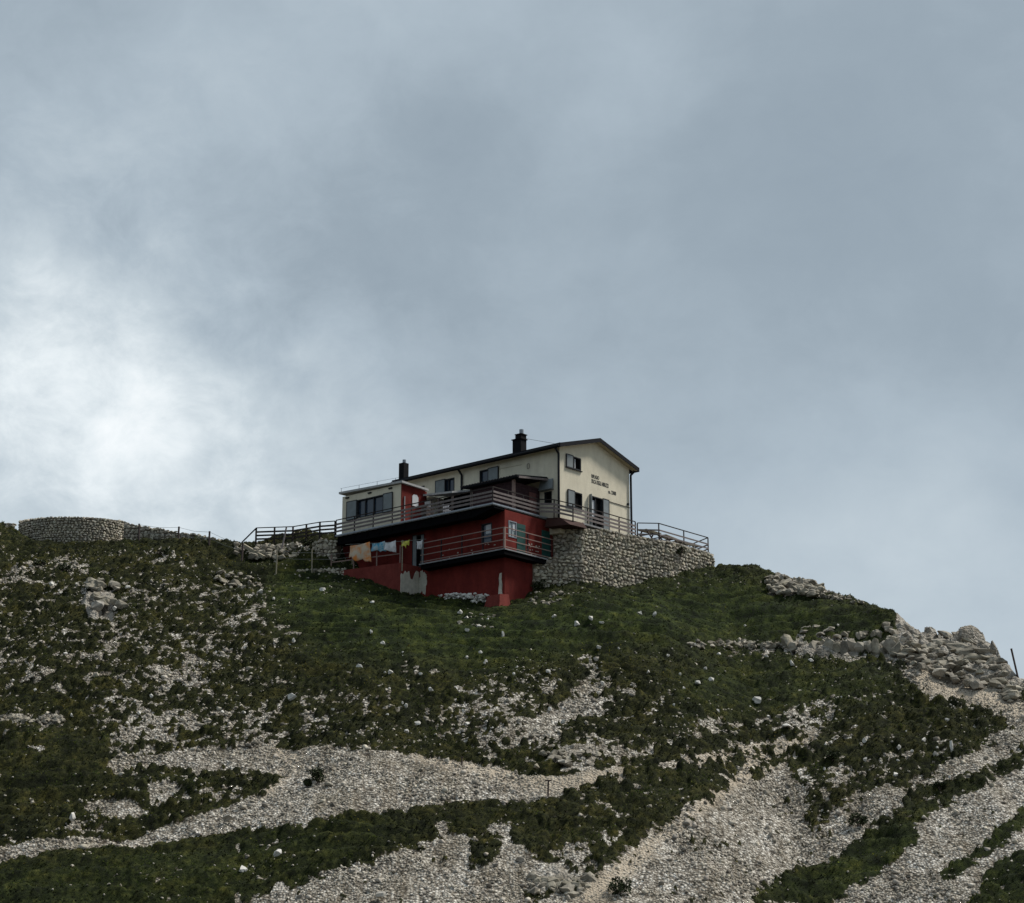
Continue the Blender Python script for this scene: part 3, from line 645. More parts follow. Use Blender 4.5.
k = MB(); k.prism([(-3.85, 1.9), (-3.2, 1.9), (-3.2, 2.62), (-3.36, 2.8), (-3.7, 2.8), (-3.85, 2.65)], 'u', AU0 - .10, AU0 - .062); k.build('white_panel', M['curtain'], hut)
k = MB(); k.tube([(AU0 - .12, -4.72, .4), (AU0 - .12, -4.72, 2.45)], .05, 6); k.build('downpipe', M['whiteroof'], hut)
# ---- low veranda between annex and shed
mb = MB(); mb.hexa([(8.2, -2.7, 2.62), (8.2, -.02, 3.25), (11.2, -.02, 3.35), (11.2, -2.7, 2.85), (8.2, -2.7, 2.76), (8.2, -.02, 3.40), (11.2, -.02, 3.50), (11.2, -2.7, 3.0)]); mb.build('veranda_roof', M['whiteroof'], hut)
mb = MB(); mb.box(6.1, 11.2, -.4, -.06, 0.02, 3.12); mb.build('veranda_shade_panel', M['dark'], hut)  # near-black panel over the cream wall, painting the shade under the roof
mb = MB()
for u in (8.3, 9.7, 11.0): MB().box(u - .06, u + .06, -2.6, -2.48, 0, 2.46).build('veranda_post', M['brownboard'], hut)
# ---- plank shed with dark tiled roof
mb = MB(); mb.hexa([(1.1, -3.5, 2.5), (1.1, -.02, 2.95), (6.6, -.02, 2.95), (6.6, -3.5, 2.5), (1.1, -3.5, 2.64), (1.1, -.02, 3.09), (6.6, -.02, 3.09), (6.6, -3.5, 2.64)])
for u in np.arange(1.2, 6.6, .28): mb.bar((u, -3.6, 2.62), (u, -.05, 3.12), .12, .09)
sr = mb.build('shed_roof', M['roof'], hut)
mb = MB(); mb.hexa([(1.0, -3.4, 2.43), (1.0, -.05, 2.86), (1.09, -.05, 2.86), (1.09, -3.4, 2.43), (1.0, -3.4, 2.58), (1.0, -.05, 3.01), (1.09, -.05, 3.01), (1.09, -3.4, 2.58)]); mb.build('barge_board', M['board'], sr)
mb = MB()
for i in range(11): mb.box(1.85 + .01 * (i % 2), 1.95, -2.9, -.1, .02 + .215 * i, .02 + .215 * i + .20)
for i in range(12): mb.box(1.95, 6.0, -2.92 - .01 * (i % 2), -2.82, .02 + .205 * i, .02 + .205 * i + .19)
mb.build('shed_wall', M['shedwood'], hut)
MB().box(1.75, 1.98, -3.08, -2.93, 0, 2.5).build('shed_post', M['palerail'], hut); MB().box(5.95, 6.1, -3.05, -2.93, 0, 2.5).build('shed_post', M['brownboard'], hut)
mb = MB(); mb.box(1.78, 1.845, -1.35, -.55, .03, 1.9); mb.build('shed_door', M['brick'], hut)
# ---- deck (upper terrace slab)
DE = 16.9
mb = MB(); mb.box(1.0, DE, -6.3, -.003, -.12, 0); mb.build('deck', M['concrete'], hut)
mb = MB(); mb.box(-1.4, -.003, .9, 7.3, -.62, -.5); mb.hexa([(-1.5, 7.303, -.62), (-2.6, 9.6, -.62), (2.4, 9.6, -.62), (2.4, 7.303, -.62), (-1.5, 7.303, -.5), (-2.6, 9.6, -.5), (2.4, 9.6, -.5), (2.4, 7.303, -.5)]); mb.box(-2.6, 2.4, 9.603, 15.2, -.62, -.5); mb.build('terrace_slab', M['concrete'], hut)
mb = MB(); mb.box(.96, DE, -6.34, -6.303, -.07, .035); mb.box(.96, .998, -6.3, -.2, -.07, .035); mb.build('deck_edge', M['galv'], hut)
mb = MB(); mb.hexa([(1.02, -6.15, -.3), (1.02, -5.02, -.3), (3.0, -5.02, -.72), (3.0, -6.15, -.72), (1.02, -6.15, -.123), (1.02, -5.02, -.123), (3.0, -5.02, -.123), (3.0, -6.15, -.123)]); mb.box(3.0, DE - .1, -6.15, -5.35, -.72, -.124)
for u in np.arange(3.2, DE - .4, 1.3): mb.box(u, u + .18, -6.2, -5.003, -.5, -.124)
mb.build('deck_shade_beam', M['dark'], hut)  # deep beams coloured near-black to paint the shadow under the deck overhang
# ---- upper red storey
R1 = 17.35
hF = [(2.2, 3.2, -2.45, -1.0), (8.85, 9.95, -3.3, -.85)]
hR = [(-4.6, -3.72, -2.15, -.95), (-3.68, -2.75, -3.3, -1.0), (-.9, .02, -3.3, -1.0)]
mb = MB(); cells(mb, 'v', -5.0, -4.7, 1.0, R1, -3.3, -.23, hF); cells(mb, 'u', 1.0, 1.3, -4.7, .5, -3.3, -.23, hR); mb.box(17.05, R1, -4.7, 0, -3.3, -.23)
mb.build('red_storey_wall', M['red'], hut)
mb = MB(); mb.box(1.6, 17, -4.2, -4.1, -3.2, -.3); mb.box(1.55, 1.6, -4.2, .3, -3.2, -.3); mb.build('inner_wall', M['dark'], hut)
window('v', -5.0, 2.2, 3.2, -2.45, -1.0, hut, pane=M['glass'], curtain=(2.35, 2.85, -1.75, -1.1), rec=.1)
o = window('v', -5.0, 8.85, 9.95, -3.28, -.85, hut, pane=M['dark'], rec=.1, name='door', shut=[(9.5, 9.95)], kinds='door_pane')
k = MB(); k.box(8.86, 9.1, -5.09, -5.04, -3.2, -.9); k.build('door_leaf', M['shutter'], o)
window('u', 1.0, -4.6, -3.72, -2.15, -.95, hut, (-4.16,), pane=M['paleglass'], rec=.06, curtain=(-4.05, -3.8, -1.6, -1.1), fr=M['galv'])
k = MB(); k.box(.97, 1.06, -3.68, -2.75, -3.28, -1.0)
for w in (-1.3, -1.9, -2.5, -3.0): k.box(.95, .968, -3.6, -2.83, w - .04, w)
k.build('door', M['green'], hut)
k = MB(); k.box(.97, 1.06, -.9, .02, -3.28, -1.0)
for w in (-1.3, -1.9, -2.5, -3.0): k.box(.95, .968, -.82, -.06, w - .04, w)
k.build('door', M['green'], hut)
r2 = random.Random(3)
for i in range(26):
    v = r2.uniform(-2.6, -1.2); w = r2.choice([-3.1, -2.75, -2.45, -2.35]) + r2.uniform(-.05, .05); MB().box(.985, .998, v, v + r2.uniform(.04, .14), w, w + r2.uniform(.03, .1)).build('flaked_paint', M['plaster'], hut)
for i in range(22):
    u = r2.uniform(1.2, 8); w = r2.uniform(-3.2, -2.4); MB().box(u, u + r2.uniform(.04, .16), -5.014, -5.002, w, w + r2.uniform(.02, .08)).build('flaked_paint', M['plaster'], hut)
# ---- balcony slab and lower red storey
mb = MB(); mb.box(.25, 8.5, -5.9, -4.95, -3.39, -3.3); mb.box(.25, 1.05, -4.948, -.6, -3.39, -3.3)
mb.build('balcony', M['concrete'], hut)
mb = MB(); mb.box(.32, 8.4, -5.82, -5.002, -3.72, -3.393); mb.box(.32, .995, -5.0, -1.0, -3.72, -3.393); mb.build('balcony_shade_beam', M['dark'], hut)  # blocks below the slab carry the underside's shade as near-black colour
mb = MB(); mb.box(1.0, 17.2, -5.0, -4.7, -8.5, -3.303); mb.box(1.0, 1.3, -4.7, -1.7, -8.5, -3.303); mb.build('base_wall', M['red'], hut)
# shared uneven wet stain strip near the ground: rubble footing
# pedestal
mb = MB(); mb.hexa([(.55, -6.1, -8.2), (.55, -4.6, -8.2), (2.3, -4.6, -8.2), (2.3, -6.1, -8.2), (.8, -5.75, -6.5), (.8, -4.8, -6.4), (1.95, -4.8, -6.4), (1.95, -5.75, -6.5)]); mb.build('footing', M['redpale'], hut)
mb = MB(); mb.prism([(1.2, -6.35), (1.55, -6.35), (1.52, -5.9), (1.46, -5.6), (1.5, -5.2), (1.42, -4.85), (1.25, -4.82), (1.28, -5.3), (1.2, -5.7), (1.24, -6.0)], 'v', -5.06, -5.003); mb.build('bare_plaster_strip', M['plaster'], hut)
# red retaining wall under the laundry terrace
mb = MB(); mb.hexa([(9.35, -7.0, -8), (9.35, -6.7, -8), (17.0, -6.7, -8), (17.0, -7.0, -8), (9.35, -6.9, -3.25), (9.35, -6.6, -3.25), (17.0, -6.6, -2.9), (17.0, -6.9, -2.9)])
mb.hexa([(9.35, -6.695, -8), (9.35, -5.003, -8), (9.65, -5.003, -8), (9.65, -6.695, -8), (9.35, -6.595, -3.25), (9.35, -5.003, -3.25), (9.65, -5.003, -3.25), (9.65, -6.595, -3.25)])
mb.box(9.65, 17.0, -6.6, -5.003, -3.6, -3.3)
mb.build('terrace_wall', M['redpale'], hut)
def splat(c0, c1, r0, r1, n, seed, spike=.0):
    pts = []; _rs = random.Random(seed)
    for i in range(n):
        a = 2 * PI * i / n; k_ = .70 + .42 * (mnoise.noise(Vector((math.cos(a) * 1.6, math.sin(a) * 1.6, seed))) + .5 * mnoise.noise(Vector((math.cos(a) * 5, math.sin(a) * 5, seed))))
        if math.cos(a) < 0: k_ += spike * (.3 + .5 * _rs.random()) * -math.cos(a)
        pts.append((c0 + r0 * k_ * math.cos(a), c1 + r1 * k_ * math.sin(a)))
    return pts
mb = MB(); mb.prism(splat(8.95, -4.5, .62, 1.35, 60, 4, .1), 'v', -5.02, -5.003); mb.build('bare_plaster', M['plaster'], hut)
mb = MB(); mb.prism([(-6.99, -6.6), (-6.93, -4.6), (-6.96, -4.2), (-6.9, -4.05), (-6.7, -4.1), (-6.5, -3.8), (-6.35, -3.95), (-6.1, -3.75), (-5.95, -4.3), (-5.7, -4.35), (-5.5, -3.9), (-5.3, -3.6), (-5.02, -3.7), (-5.02, -5.2), (-5.3, -5.5), (-5.5, -5.25), (-5.9, -5.6), (-6.1, -5.3), (-6.4, -5.5), (-6.55, -5.3), (-6.7, -6.0), (-6.75, -6.7)], 'u', 9.29, 9.345); mb.build('bare_plaster', M['plaster'], hut)
# rust red canopy between deck and stone wall
mb = MB(); mb.hexa([(-1.65, -.9, -1.0), (-1.65, 1.1, -.95), (.7, 1.1, -.85), (.7, -.9, -.85), (-.6, -.7, -.3), (-1.45, .9, -.55), (.7, .9, -.5), (.7, -.7, -.13)]); mb.build('canopy', M['rust'], hut)
# ---- railings
def railing(name, pts, H, rails, bw, bh, pm, rm, parent, spacing=1.9, pw=.07, skip=(), top=True, post_ext=.15):
    g = empty(name) if parent is None else MB().box(*((pts[0][0] - .06, pts[0][0] + .06, pts[0][1] - .06, pts[0][1] + .06, pts[0][2] - post_ext, pts[0][2] + .02))).build(name, pm, parent)
    par = g
    for i in range(len(pts) - 1):
        if i in skip: continue
        p, q = np.array(pts[i], float), np.array(pts[i + 1], float); L_ = np.linalg.norm(q - p); n = max(1, round(L_ / spacing))
        for j in range(n + (1 if i == len(pts) - 2 else 0)):
            a_ = p + (q - p) * j / n; k_ = MB(); k_.bar((a_[0], a_[1], a_[2] - post_ext), (a_[0], a_[1], a_[2] + H), pw); k_.build('post', pm, par)
        d = (q - p) / L_; nrm = np.array([-d[1], d[0], 0]) * (pw / 2 + bw / 2 + .004)
        for h in rails:
            k_ = MB(); k_.bar(p + nrm + (0, 0, h), q + nrm + (0, 0, h), bw, bh); k_.build('rail', rm, par)
        if top: k_ = MB(); k_.bar(p + (0, 0, H + .03), q + (0, 0, H + .03), .07, .06); k_.build('top_rail', pm, par)
    return g
railing('deck_railing', [(DE, -6.25, 0), (1.05, -6.25, 0), (1.0, -1.3, 0), (-.2, -.9, -.15), (-1.3, -.1, -.5), (-1.35, 3.3, -.5), (-1.35, 7.3, -.5)], 1.18, (.30, .58, .86), .03, .145, M['rail'], M['board'], hut, 1.95)
railing('balcony_railing', [(8.4, -5.82, -3.3), (.32, -5.82, -3.3), (.32, -.7, -3.3)], 1.5, (.12, .62, 1.08), .03, .06, M['steel'], M['palerail'], hut, 2.2, top=False)
k = MB(); k.bar((8.9, -5.82, -1.78), (.30, -5.82, -1.78), .06, .06); k.bar((.30, -5.82, -1.78), (.30, -.2, -1.78), .06, .06); k.bar((.28, -5.86, -3.3), (.28, -5.86, -1.8), .13, .13); k.build('handrail', M['palerail'], hut)
railing('laundry_railing', [(9.6, -6.75, -3.25), (16.8, -6.75, -2.9)], 1.35, (.75, ), .03, .08, M['palerail'], M['palerail'], hut, 2.4, top=False)
k = MB(); k.box(14.6, 15.0, -5.12, -5.003, -1.35, -1.1); k.build('wall_lamp', M['galv'], hut)
# free railings beyond the deck: right terrace and left walkway
def tofu(o, uvw=(0, 0, 0)):
    o.location = tuple(wp(*uvw)); o.rotation_euler = (0, 0, PI / 2 - B1); return o
rr_ = railing('terrace_railing', [(-1.35, 7.55, -.5), (-2.5, 8.7, -.5), (-2.5, 15.1, -.5), (.1, 16.3, -.5)], 1.13, (.28, .62), .03, .11, M['rail'], M['board'], None, 2.6)
tofu(rr_); tag(rr_, 'dark steel railing with board rails around the stone terrace corner right of the hut', 'railing')
rl = railing('walkway_railing', [(DE + .05, -6.3, 0), (18.1, -6.8, 0), (20.6, -7.25, -.05), (22.9, -8.95, -.1)], 1.12, (.28, .56, .84), .04, .13, M['rail'], M['rail'], None, 1.6, pw=.10)
tofu(rl); tag(rl, 'dark board railing of the walkway left of the cream annex with a sloping end brace', 'railing')
k = MB(); k.bar((22.9, -8.95, 1.03), (23.55, -9.8, -.15), .08, .10); k.build('end_brace', M['steel'], rl)
# ---- pieces on the deck
def chair(u, v, label, rz):
    g = empty('garden_chair', wp(u, v, 0), rz); tag(g, label, 'chair')
    a = MB(True); a.box(-.25, .25, -.25, .25, .42, .46); a.build('seat', M['c_white'], g)
    a = MB(True)
    for i in range(4): a.box(-.22 + .12 * i, -.14 + .12 * i, .24, .28, .46, .92)
    a.box(-.26, .26, .24, .28, .9, .98); a.build('backrest', M['c_white'], g)
    for x in (-.23, .23):
        for y in (-.23, .23): a = MB(True); a.bar((x, y, 0), (x * .9, y * .9, .43), .04); a.build('leg', M['c_white'], g)
chair(6.3, -5.3, 'white slatted garden chair on the deck behind the railing', .4)
k = MB(True); k.box(-.2, .2, -.15, .15, 0, .38); k.box(-.22, .22, -.17, .17, .38, .42)
o = k.build('storage_box', M['whiteroof']); o.location = tuple(wp(8.0, -5.6, .93)); tag(o, 'small white box on the crate on the deck behind the railing', 'box')
k = MB(True)
for z0 in (0, .32, .64): k.box(-.4, .4, -.25, .25, z0, z0 + .27)
for x in (-.36, .36): k.box(x - .03, x + .03, -.28, -.25, 0, .92)
o = k.build('wooden_crate', M['brownboard']); o.location = tuple(wp(8.0, -5.6, 0)); o.rotation_euler = (0, 0, PI / 2 - B1); tag(o, 'stacked brown wooden crate on the deck under the small white box', 'crate')
def picnic(u, v, rz, label, w=-.5):
    g = empty('picnic_table', wp(u, v, w), rz); tag(g, label, 'table', 'picnic tables on the stone terrace')
    a = MB(True)
    for i in range(4): a.box(-.95, .95, -.38 + .2 * i, -.20 + .2 * i, .74, .79)
    a.build('tabletop', M['post'], g)
    for y in (-.75, .75):
        a = MB(True); a.box(-.95, .95, y - .13, y + .13, .44, .48); a.build('bench_seat', M['post'], g)
    for x in (-.7, .7):
        for s in (-1, 1): a = MB(True); a.bar((x, s * .72, 0), (x, s * .22, .74), .07, .09); a.build('leg', M['brownboard'], g)
        a = MB(True); a.box(x - .03, x + .03, -.85, .85, .36, .43); a.build('crossbeam', M['brownboard'], g)
picnic(-1.3, 9.2, PI / 2 - B1, 'wooden picnic table nearest the hut on the railed terrace corner')
picnic(-1.2, 11.6, PI / 2 - B1 + .15, 'wooden picnic table in the middle of the railed terrace corner')
picnic(-1.0, 13.9, PI / 2 - B1 - .1, 'wooden picnic table at the far right end of the railed terrace')

# ================================================================ STONE WALLS
def stone_wall(name, path, tops, bots, label, cat='wall', sz=.36, thick=.6, seed=1, m=None, nrm_sign=1, both=False, irr=.8, pale=1.):
    """path: world XY points, tops/bots: heights there. Core plus fitted rubble stones on the face and on top: one mesh."""
    r = random.Random(seed); P = [np.array(p, float) for p in path]; V_ = []; F_ = []; T__ = []
    def add(vs, fs, t):
        b = len(V_); V_.extend(vs); F_.extend([tuple(b + i for i in f) for f in fs]); T__.extend([t] * len(vs))
    pr_ = [hull(14, 1, 1, 1, 100 + i) for i in range(8)]
    seg = [np.linalg.norm(P[i + 1] - P[i]) for i in range(len(P) - 1)]; cum = np.concatenate([[0], np.cumsum(seg)])
    def pos(s):
        i = min(max(int(np.searchsorted(cum, s)) - 1, 0), len(seg) - 1); t = (s - cum[i]) / seg[i]; d = (P[i + 1] - P[i]) / seg[i]
        n = np.array([d[1], -d[0]]) * nrm_sign; return P[i] + (P[i + 1] - P[i]) * t, d, n, tops[i] + (tops[i + 1] - tops[i]) * t, bots[i] + (bots[i + 1] - bots[i]) * t
    for i in range(len(P) - 1):
        d = (P[i + 1] - P[i]) / seg[i]; n = np.array([d[1], -d[0]]) * nrm_sign; q = []
        for k_, (z0, z1) in ((i, (bots[i], tops[i])), (i + 1, (bots[i + 1], tops[i + 1]))):
            for off in (-.05, -thick):
                for zz in (z0, z1 - .06): q.append((*(P[k_] + n * off), zz))
        # order a0b a0t a1b a1t ...
        v8 = [q[0], q[4], q[6], q[2], q[1], q[5], q[7], q[3]]; add(v8, BOXF, (.42, .40, .36))
    L_ = cum[-1]; h = min(bots); hm = max(tops); 
    rowh = sz * .68; w = h
    while w < hm:
        rh = rowh * r.uniform(.8, 1.2); s = r.uniform(0, .2)
        while s < L_:
            wd = sz * r.uniform(.55, 1.45); p, d, n, zt, zb = pos(min(s + wd / 2, L_ - 1e-4)); zc = w + rh / 2 + r.uniform(-.3, .3) * rh * irr
            if zc < zt - .02 and zc > zb - .1:
                hh_ = min(rh * (1.08 + irr * r.uniform(-.35, .55)), (zt - zc) * 2 + .12)
                pv, pf = r.choice(pr_); g = pale * r.uniform(.62, 1.15); tint = (g * r.uniform(.97, 1.05), g, g * r.uniform(.88, .98)); ang = r.uniform(-.45, .45) * irr
                vs = []
                for x, y, z in pv:
                    x, z = x * math.cos(ang) - z * math.sin(ang), x * math.sin(ang) + z * math.cos(ang)
                    x = max(-.86, min(.86, x)) / .86; z = max(-.8, min(.8, z)) / .8; y = max(-.8, min(.7, y))
                    o2 = p + d * (x * wd * (.485 + .05 * irr)) + n * (y * .17 - .02); vs.append((o2[0], o2[1], zc + z * hh_ * .46))
                add(vs, pf, tint)
                if both:
                    vs2 = [(a_[0] - n[0] * thick, a_[1] - n[1] * thick, a_[2]) for a_ in vs]; add(vs2, pf, tint)
            s += wd
        w += rh
    s = 0
    while s < L_:            # capping stones
        wd = sz * r.uniform(.8, 1.6); p, d, n, zt, zb = pos(min(s + wd / 2, L_ - 1e-4)); pv, pf = r.choice(pr_); g = r.uniform(.7, 1.2); dd = thick * .55; hh_ = r.uniform(.10, .17); vs = []
        for x, y, z in pv:
            o2 = p + d * (x * wd * .5) + n * (-thick / 2 + y * dd); vs.append((o2[0], o2[1], zt - .06 + z * hh_))
        add(vs, pf, (g, g * .985, g * .95)); s += wd * .95
    o = mesh_obj(name, V_, F_, m or M['stone'], None, False, T__); tag(o, label, cat); return o
def hp2(u, v): p = wp(u, v, 0); return (p[0], p[1])
# retaining wall right of the red storeys
dz = A0[2]
stone_wall('stone_retaining_wall', [hp2(1.0, -2.0), hp2(-.6, -.2), hp2(-1.3, .9), hp2(-1.5, 3), hp2(-1.9, 6.4), hp2(-2.75, 9.6), hp2(-2.75, 15.4), hp2(-1.2, 16.4)],
           [dz - 3.38, dz - 3.1, dz - .9, dz - .62, dz - .62, dz - .62, dz - .62, dz - .9], [dz - 7.6, dz - 7.4, dz - 7.2, dz - 7, dz - 6.3, dz - 5.6, dz - 3.6, dz - 3],
           'tall pale rubble stone retaining wall under the terrace right of the red storeys', 'stone wall', .35, .9, 5)
o = stone_wall('stone_retaining_wall', [hp2(.96, .3), hp2(-.9, .75), hp2(-1.2, 1.1)], [dz - .9, dz - .85, dz - .8], [dz - 3.9, dz - 3.9, dz - 3.6],
           'upper rubble stone wall between the green door and the terrace, under the rust red canopy', 'stone wall', .38, .6, 6)
# wall stub under the left end of the deck
stone_wall('stone_pier', [hp2(19.3, -6.5), hp2(18.0, -6.8), hp2(16.9, -6.3)], [dz - .15, dz - .25, dz - .3], [dz - 3.6, dz - 3.8, dz - 4],
           'rough stone pier under the left end of the deck beside the laundry', 'stone wall', .38, 1.2, 8)
# round wall at the upper left
pts = []; tp = []; bt = []
cR = at(71, 530, 154.5); RW = 7.2
for i in range(15):
    a = PI + .22 + (PI - .50) * i / 14; x = cR[0] + (4.35) * math.cos(a) * 1.0; y = cR[1] + 3.6 * math.sin(a) + 1.2; pts.append((x, y)); px = CX + F * x / (y * c_ + 36 * s_)
    ty = float(np.interp(px, [15, 25, 45, 75, 100, 118, 128], [522.5, 519, 517, 516.5, 517.5, 520, 523])); tp.append(at(px, ty, y)[2]); bt.append(at(px, 552, y)[2] - 1.2)
stone_wall('round_stone_wall', pts, tp, bt, 'large rounded dry stone wall bulging out on the left skyline', 'stone wall', .29, .7, 9, irr=.45, pale=1.12)
def px_wall(name, stn, label, seed, sz=.36, drop=1.0, thick=.6):
    pts = []; tp = []; bt = []
    for px, py, Y, h in stn:
        P = at(px, py, Y); pts.append((P[0], P[1])); tp.append(P[2]); bt.append(P[2] - h)
    return stone_wall(name, pts, tp, bt, label, 'stone wall', sz, thick, seed)
px_wall('low_stone_wall', [(124, 521.5, 152.2, 2.2), (140, 526, 152, 2), (158, 528, 151.8, 1.8), (178, 532, 151.6, 1.4), (200, 534.5, 151.4, 1.1), (218, 539, 151.2, 1)], 'low dry stone wall running down from the round wall towards the railing', 12)
px_wall('low_stone_wall', [(-60, 522, 153.5, 1.6), (-20, 522, 153.3, 1.5), (13, 523, 153.2, 1.4)], 'short low stone wall at the left edge of the picture beyond the turf', 13)
px_wall('rubble_edging', [(296, 569.5, 147.2, .6), (318, 568.5, 147.0, .7), (345, 568, 146.8, .9)], 'low edging of pale stones between the wire fence and the red terrace wall', 15, .3, thick=.35)

# ================================================================ ROCKS
def rock_mesh(sx, sy, sz, seed, sub=2, amp=.18):
    vs, fs = hull(16, sx, sy, sz, seed); bm = bmesh.new(); bv = [bm.verts.new(v) for v in vs]
    for f in fs: bm.faces.new([bv[i] for i in f])
    if sub: bmesh.ops.subdivide_edges(bm, edges=bm.edges, cuts=sub, use_grid_fill=True)
    s = (sx + sy + sz) / 3
    for v in bm.verts:
        n = mnoise.noise(v.co / (s * .8) + Vector((seed, 0, 0))) + .5 * mnoise.noise(v.co / (s * .3) + Vector((0, seed, 0))); v.co += v.co.normalized() * (n * amp * s)
    bm.normal_update(); vs = [v.co[:] for v in bm.verts]; bm.verts.index_update(); fs = [[v.index for v in f.verts] for f in bm.faces]; bm.free(); return vs, fs
def px2m(px, P): zc = P[1] * c_ + P[2] * s_; return px * zc / F
def rock_at(px, py, wpx, hpx, label, m='whitestone', name='boulder', group=None, seed=0, sub=1):
    P = on_ground(px, py + hpx * .3); w_ = px2m(wpx, P) / 2; h_ = px2m(hpx, P) / 2 * 1.15
    vs, fs = rock_mesh(w_, w_ * .8, h_, seed, sub); g = random.Random(seed).uniform(.8, 1.1)
    o = mesh_obj(name, vs, fs, M[m], None, False, [(g, g, g)] * len(vs)); o.location = (P[0], P[1], P[2] + h_ * .45 + .12); o.rotation_euler = (0, 0, seed * 1.3); tag(o, label, 'rock', group); return o
NR = [(97, 607, 15, 13, 'cracked grey boulder on the left slope below the round wall'), (359, 670, 9, 8, 'single white boulder on the grass left of centre below the red base wall'),
      (576, 626, 9, 5, 'flat white stone, left one of the white stones on the grass below the retaining wall'), (591, 621, 6, 9, 'upright white stone between two flat ones on the grass below the retaining wall'),
      (601, 625, 7, 5, 'small white stone, right one of the cluster on the grass below the retaining wall'), (460, 614, 7, 5, 'white stone on the grass just below and left of the red footing'),
      (487, 622, 6, 6, 'rounded white stone at the right of the small rubble patch below the footing'), (467, 620, 6, 4, 'small white stone at the top of the rubble patch below the footing'),
      (479, 628, 8, 4, 'flat white stone along the lower edge of the rubble patch below the footing'), (467, 632, 6, 4, 'small white stone lowest in the rubble patch below the footing'),
      (503, 636, 4, 7, 'narrow upright white stone on the grass below the rubble patch'), (373, 604, 9, 4, 'flat pale stone on the grass below the laundry terrace wall'),
      (383, 645, 6, 4, 'small white stone on the open grass, left part of the meadow'), (371, 634, 5, 5, 'small white stone above another on the left part of the meadow'),
      (655, 616, 6, 5, 'right one of two white stones on the grass below the stone wall'), (640, 615, 8, 4, 'left one of two white stones on the grass below the stone wall'),
      (554, 618, 7, 4, 'single flat white stone on the grass below the tall stone wall'), (322, 592, 10, 6, 'white stone on the grass below the left wire fence post'),
      (260, 594, 9, 6, 'white stone in the turf left of the wire fence'), (292, 699, 11, 8, 'pale boulder on the slope above the start of the scree band'),
      (72, 820, 10, 9, 'pale boulder in the turf below the left end of the scree band'), (278, 856, 12, 8, 'pale rock in the dark turf below the scree band'),
      (243, 871, 12, 11, 'pale rock near the bottom of the turf, left of the lower scree'), (227, 822, 14, 8, 'light grey boulder lying at the lower edge of the scree band'),
      (792, 665, 5, 6, 'small upright pale stone in the grass below the rock ledge'), (811, 662, 8, 4, 'flat pale stone in the grass below the rock ledge'),
      (787, 728, 13, 5, 'flat pale slab beside the path on the right slope'), (899, 750, 6, 6, 'pale stone in the middle of the right grass patch'),
      (936, 757, 8, 7, 'grey boulder in the right grass patch near its lower edge'), (952, 749, 5, 13, 'tall upright standing stone at the right edge of the grass patch'),
      (757, 702, 12, 8, 'low pale rock on the terraced turf right of centre'), (381, 897, 14, 8, 'grey boulder half sunk in the lower scree at the bottom of the picture'),
      (562, 765, 16, 6, 'long flat grey slab at the upper edge of the narrow scree tail'), (520, 862, 12, 6, 'grey rock between turf islands in the lower scree')]
for i, (a_, b_, w_, h_, lb) in enumerate(NR): rock_at(a_, b_, w_, h_, lb, 'rock' if ('grey' in lb) else 'whitestone', seed=i + 3, sub=3 if w_ > 20 else 1)
r = random.Random(17)
for i in range(90):
    zone = r.random()
    if zone < .35: px, py = r.uniform(330, 620), r.uniform(640, 735)
    elif zone < .55: px, py = r.uniform(10, 300), r.uniform(570, 720)
    elif zone < .8: px, py = r.uniform(640, 900), r.uniform(620, 720)
    else: px, py = r.uniform(820, 960), r.uniform(720, 790)
    s = r.uniform(2.5, 5); rock_at(px, py, s * r.uniform(1, 1.6), s, 'small white stone lying loose on the grassy slope', 'whitestone', 'stone', 'small white stones scattered over the slope', 200 + i, 0)
# rock beds: ledges, crag and heaps, each one mesh
def rock_bed(name, items, label, m='crag', cat='rock', seed=1):
    V_ = []; F_ = []; T__ = []; r = random.Random(seed)
    for (P, sx, sy, sz, rz, tilt) in items:
        vs, fs = rock_mesh(sx, sy, sz, r.randint(0, 9999), 3 if sx > .6 else 1, .16); R = Matrix.Rotation(rz, 3, 'Z') @ Matrix.Rotation(tilt, 3, 'Y'); b = len(V_); g = r.uniform(.65, 1.1); wm = r.uniform(.93, 1)
        for v in vs: q = R @ Vector(v); V_.append((P[0] + q.x, P[1] + q.y, P[2] + q.z)); T__.append((g, g * (.97 + .03 * wm), g * wm))
        F_ += [tuple(b + i for i in f) for f in fs]
    o = mesh_obj(name, V_, F_, M[m], None, False, T__); tag(o, label, cat); return o
r = random.Random(5)
items = []
for px in np.arange(786, 900, 7.5):       # ledge of blocky limestone
    py = 640 + (px - 786) * .06 + r.uniform(-2, 2); P = on_ground(px, py + 8); h = r.uniform(.45, .85); items.append((P + (0, .35, h * .55), r.uniform(.35, .6), .6, h, r.uniform(-.3, .3), r.uniform(-.12, .12)))
for _ in range(22):
    px = r.uniform(800, 900); P = on_ground(px, 633 + r.uniform(-4, 6)); items.append((P + (0, .2, .15), r.uniform(.2, .45), .4, r.uniform(.15, .35), r.uniform(0, 3), r.uniform(-.2, .2)))
rock_bed('rock_ledge', items, 'long ledge of blocky grey limestone across the right slope', seed=3)
items = []
SK = [(893, 612), (905, 622), (915, 632), (930, 630), (945, 626), (960, 626), (972, 634), (985, 642), (996, 652), (1002, 664), (1010, 670), (1024, 676)]
for (px, py) in SK[:11]:
    Yr = float(np.interp(px, [893, 915, 955, 1000, 1030], [139.5, 137.5, 134.5, 129.5, 126.5])); 
    P = at(px, py + 5, Yr); s = r.uniform(.5, .85); items.append((P - (0, 0, s * .55), s * 1.35, s, s * .6, r.uniform(-.4, .4), r.uniform(.15, .3)))
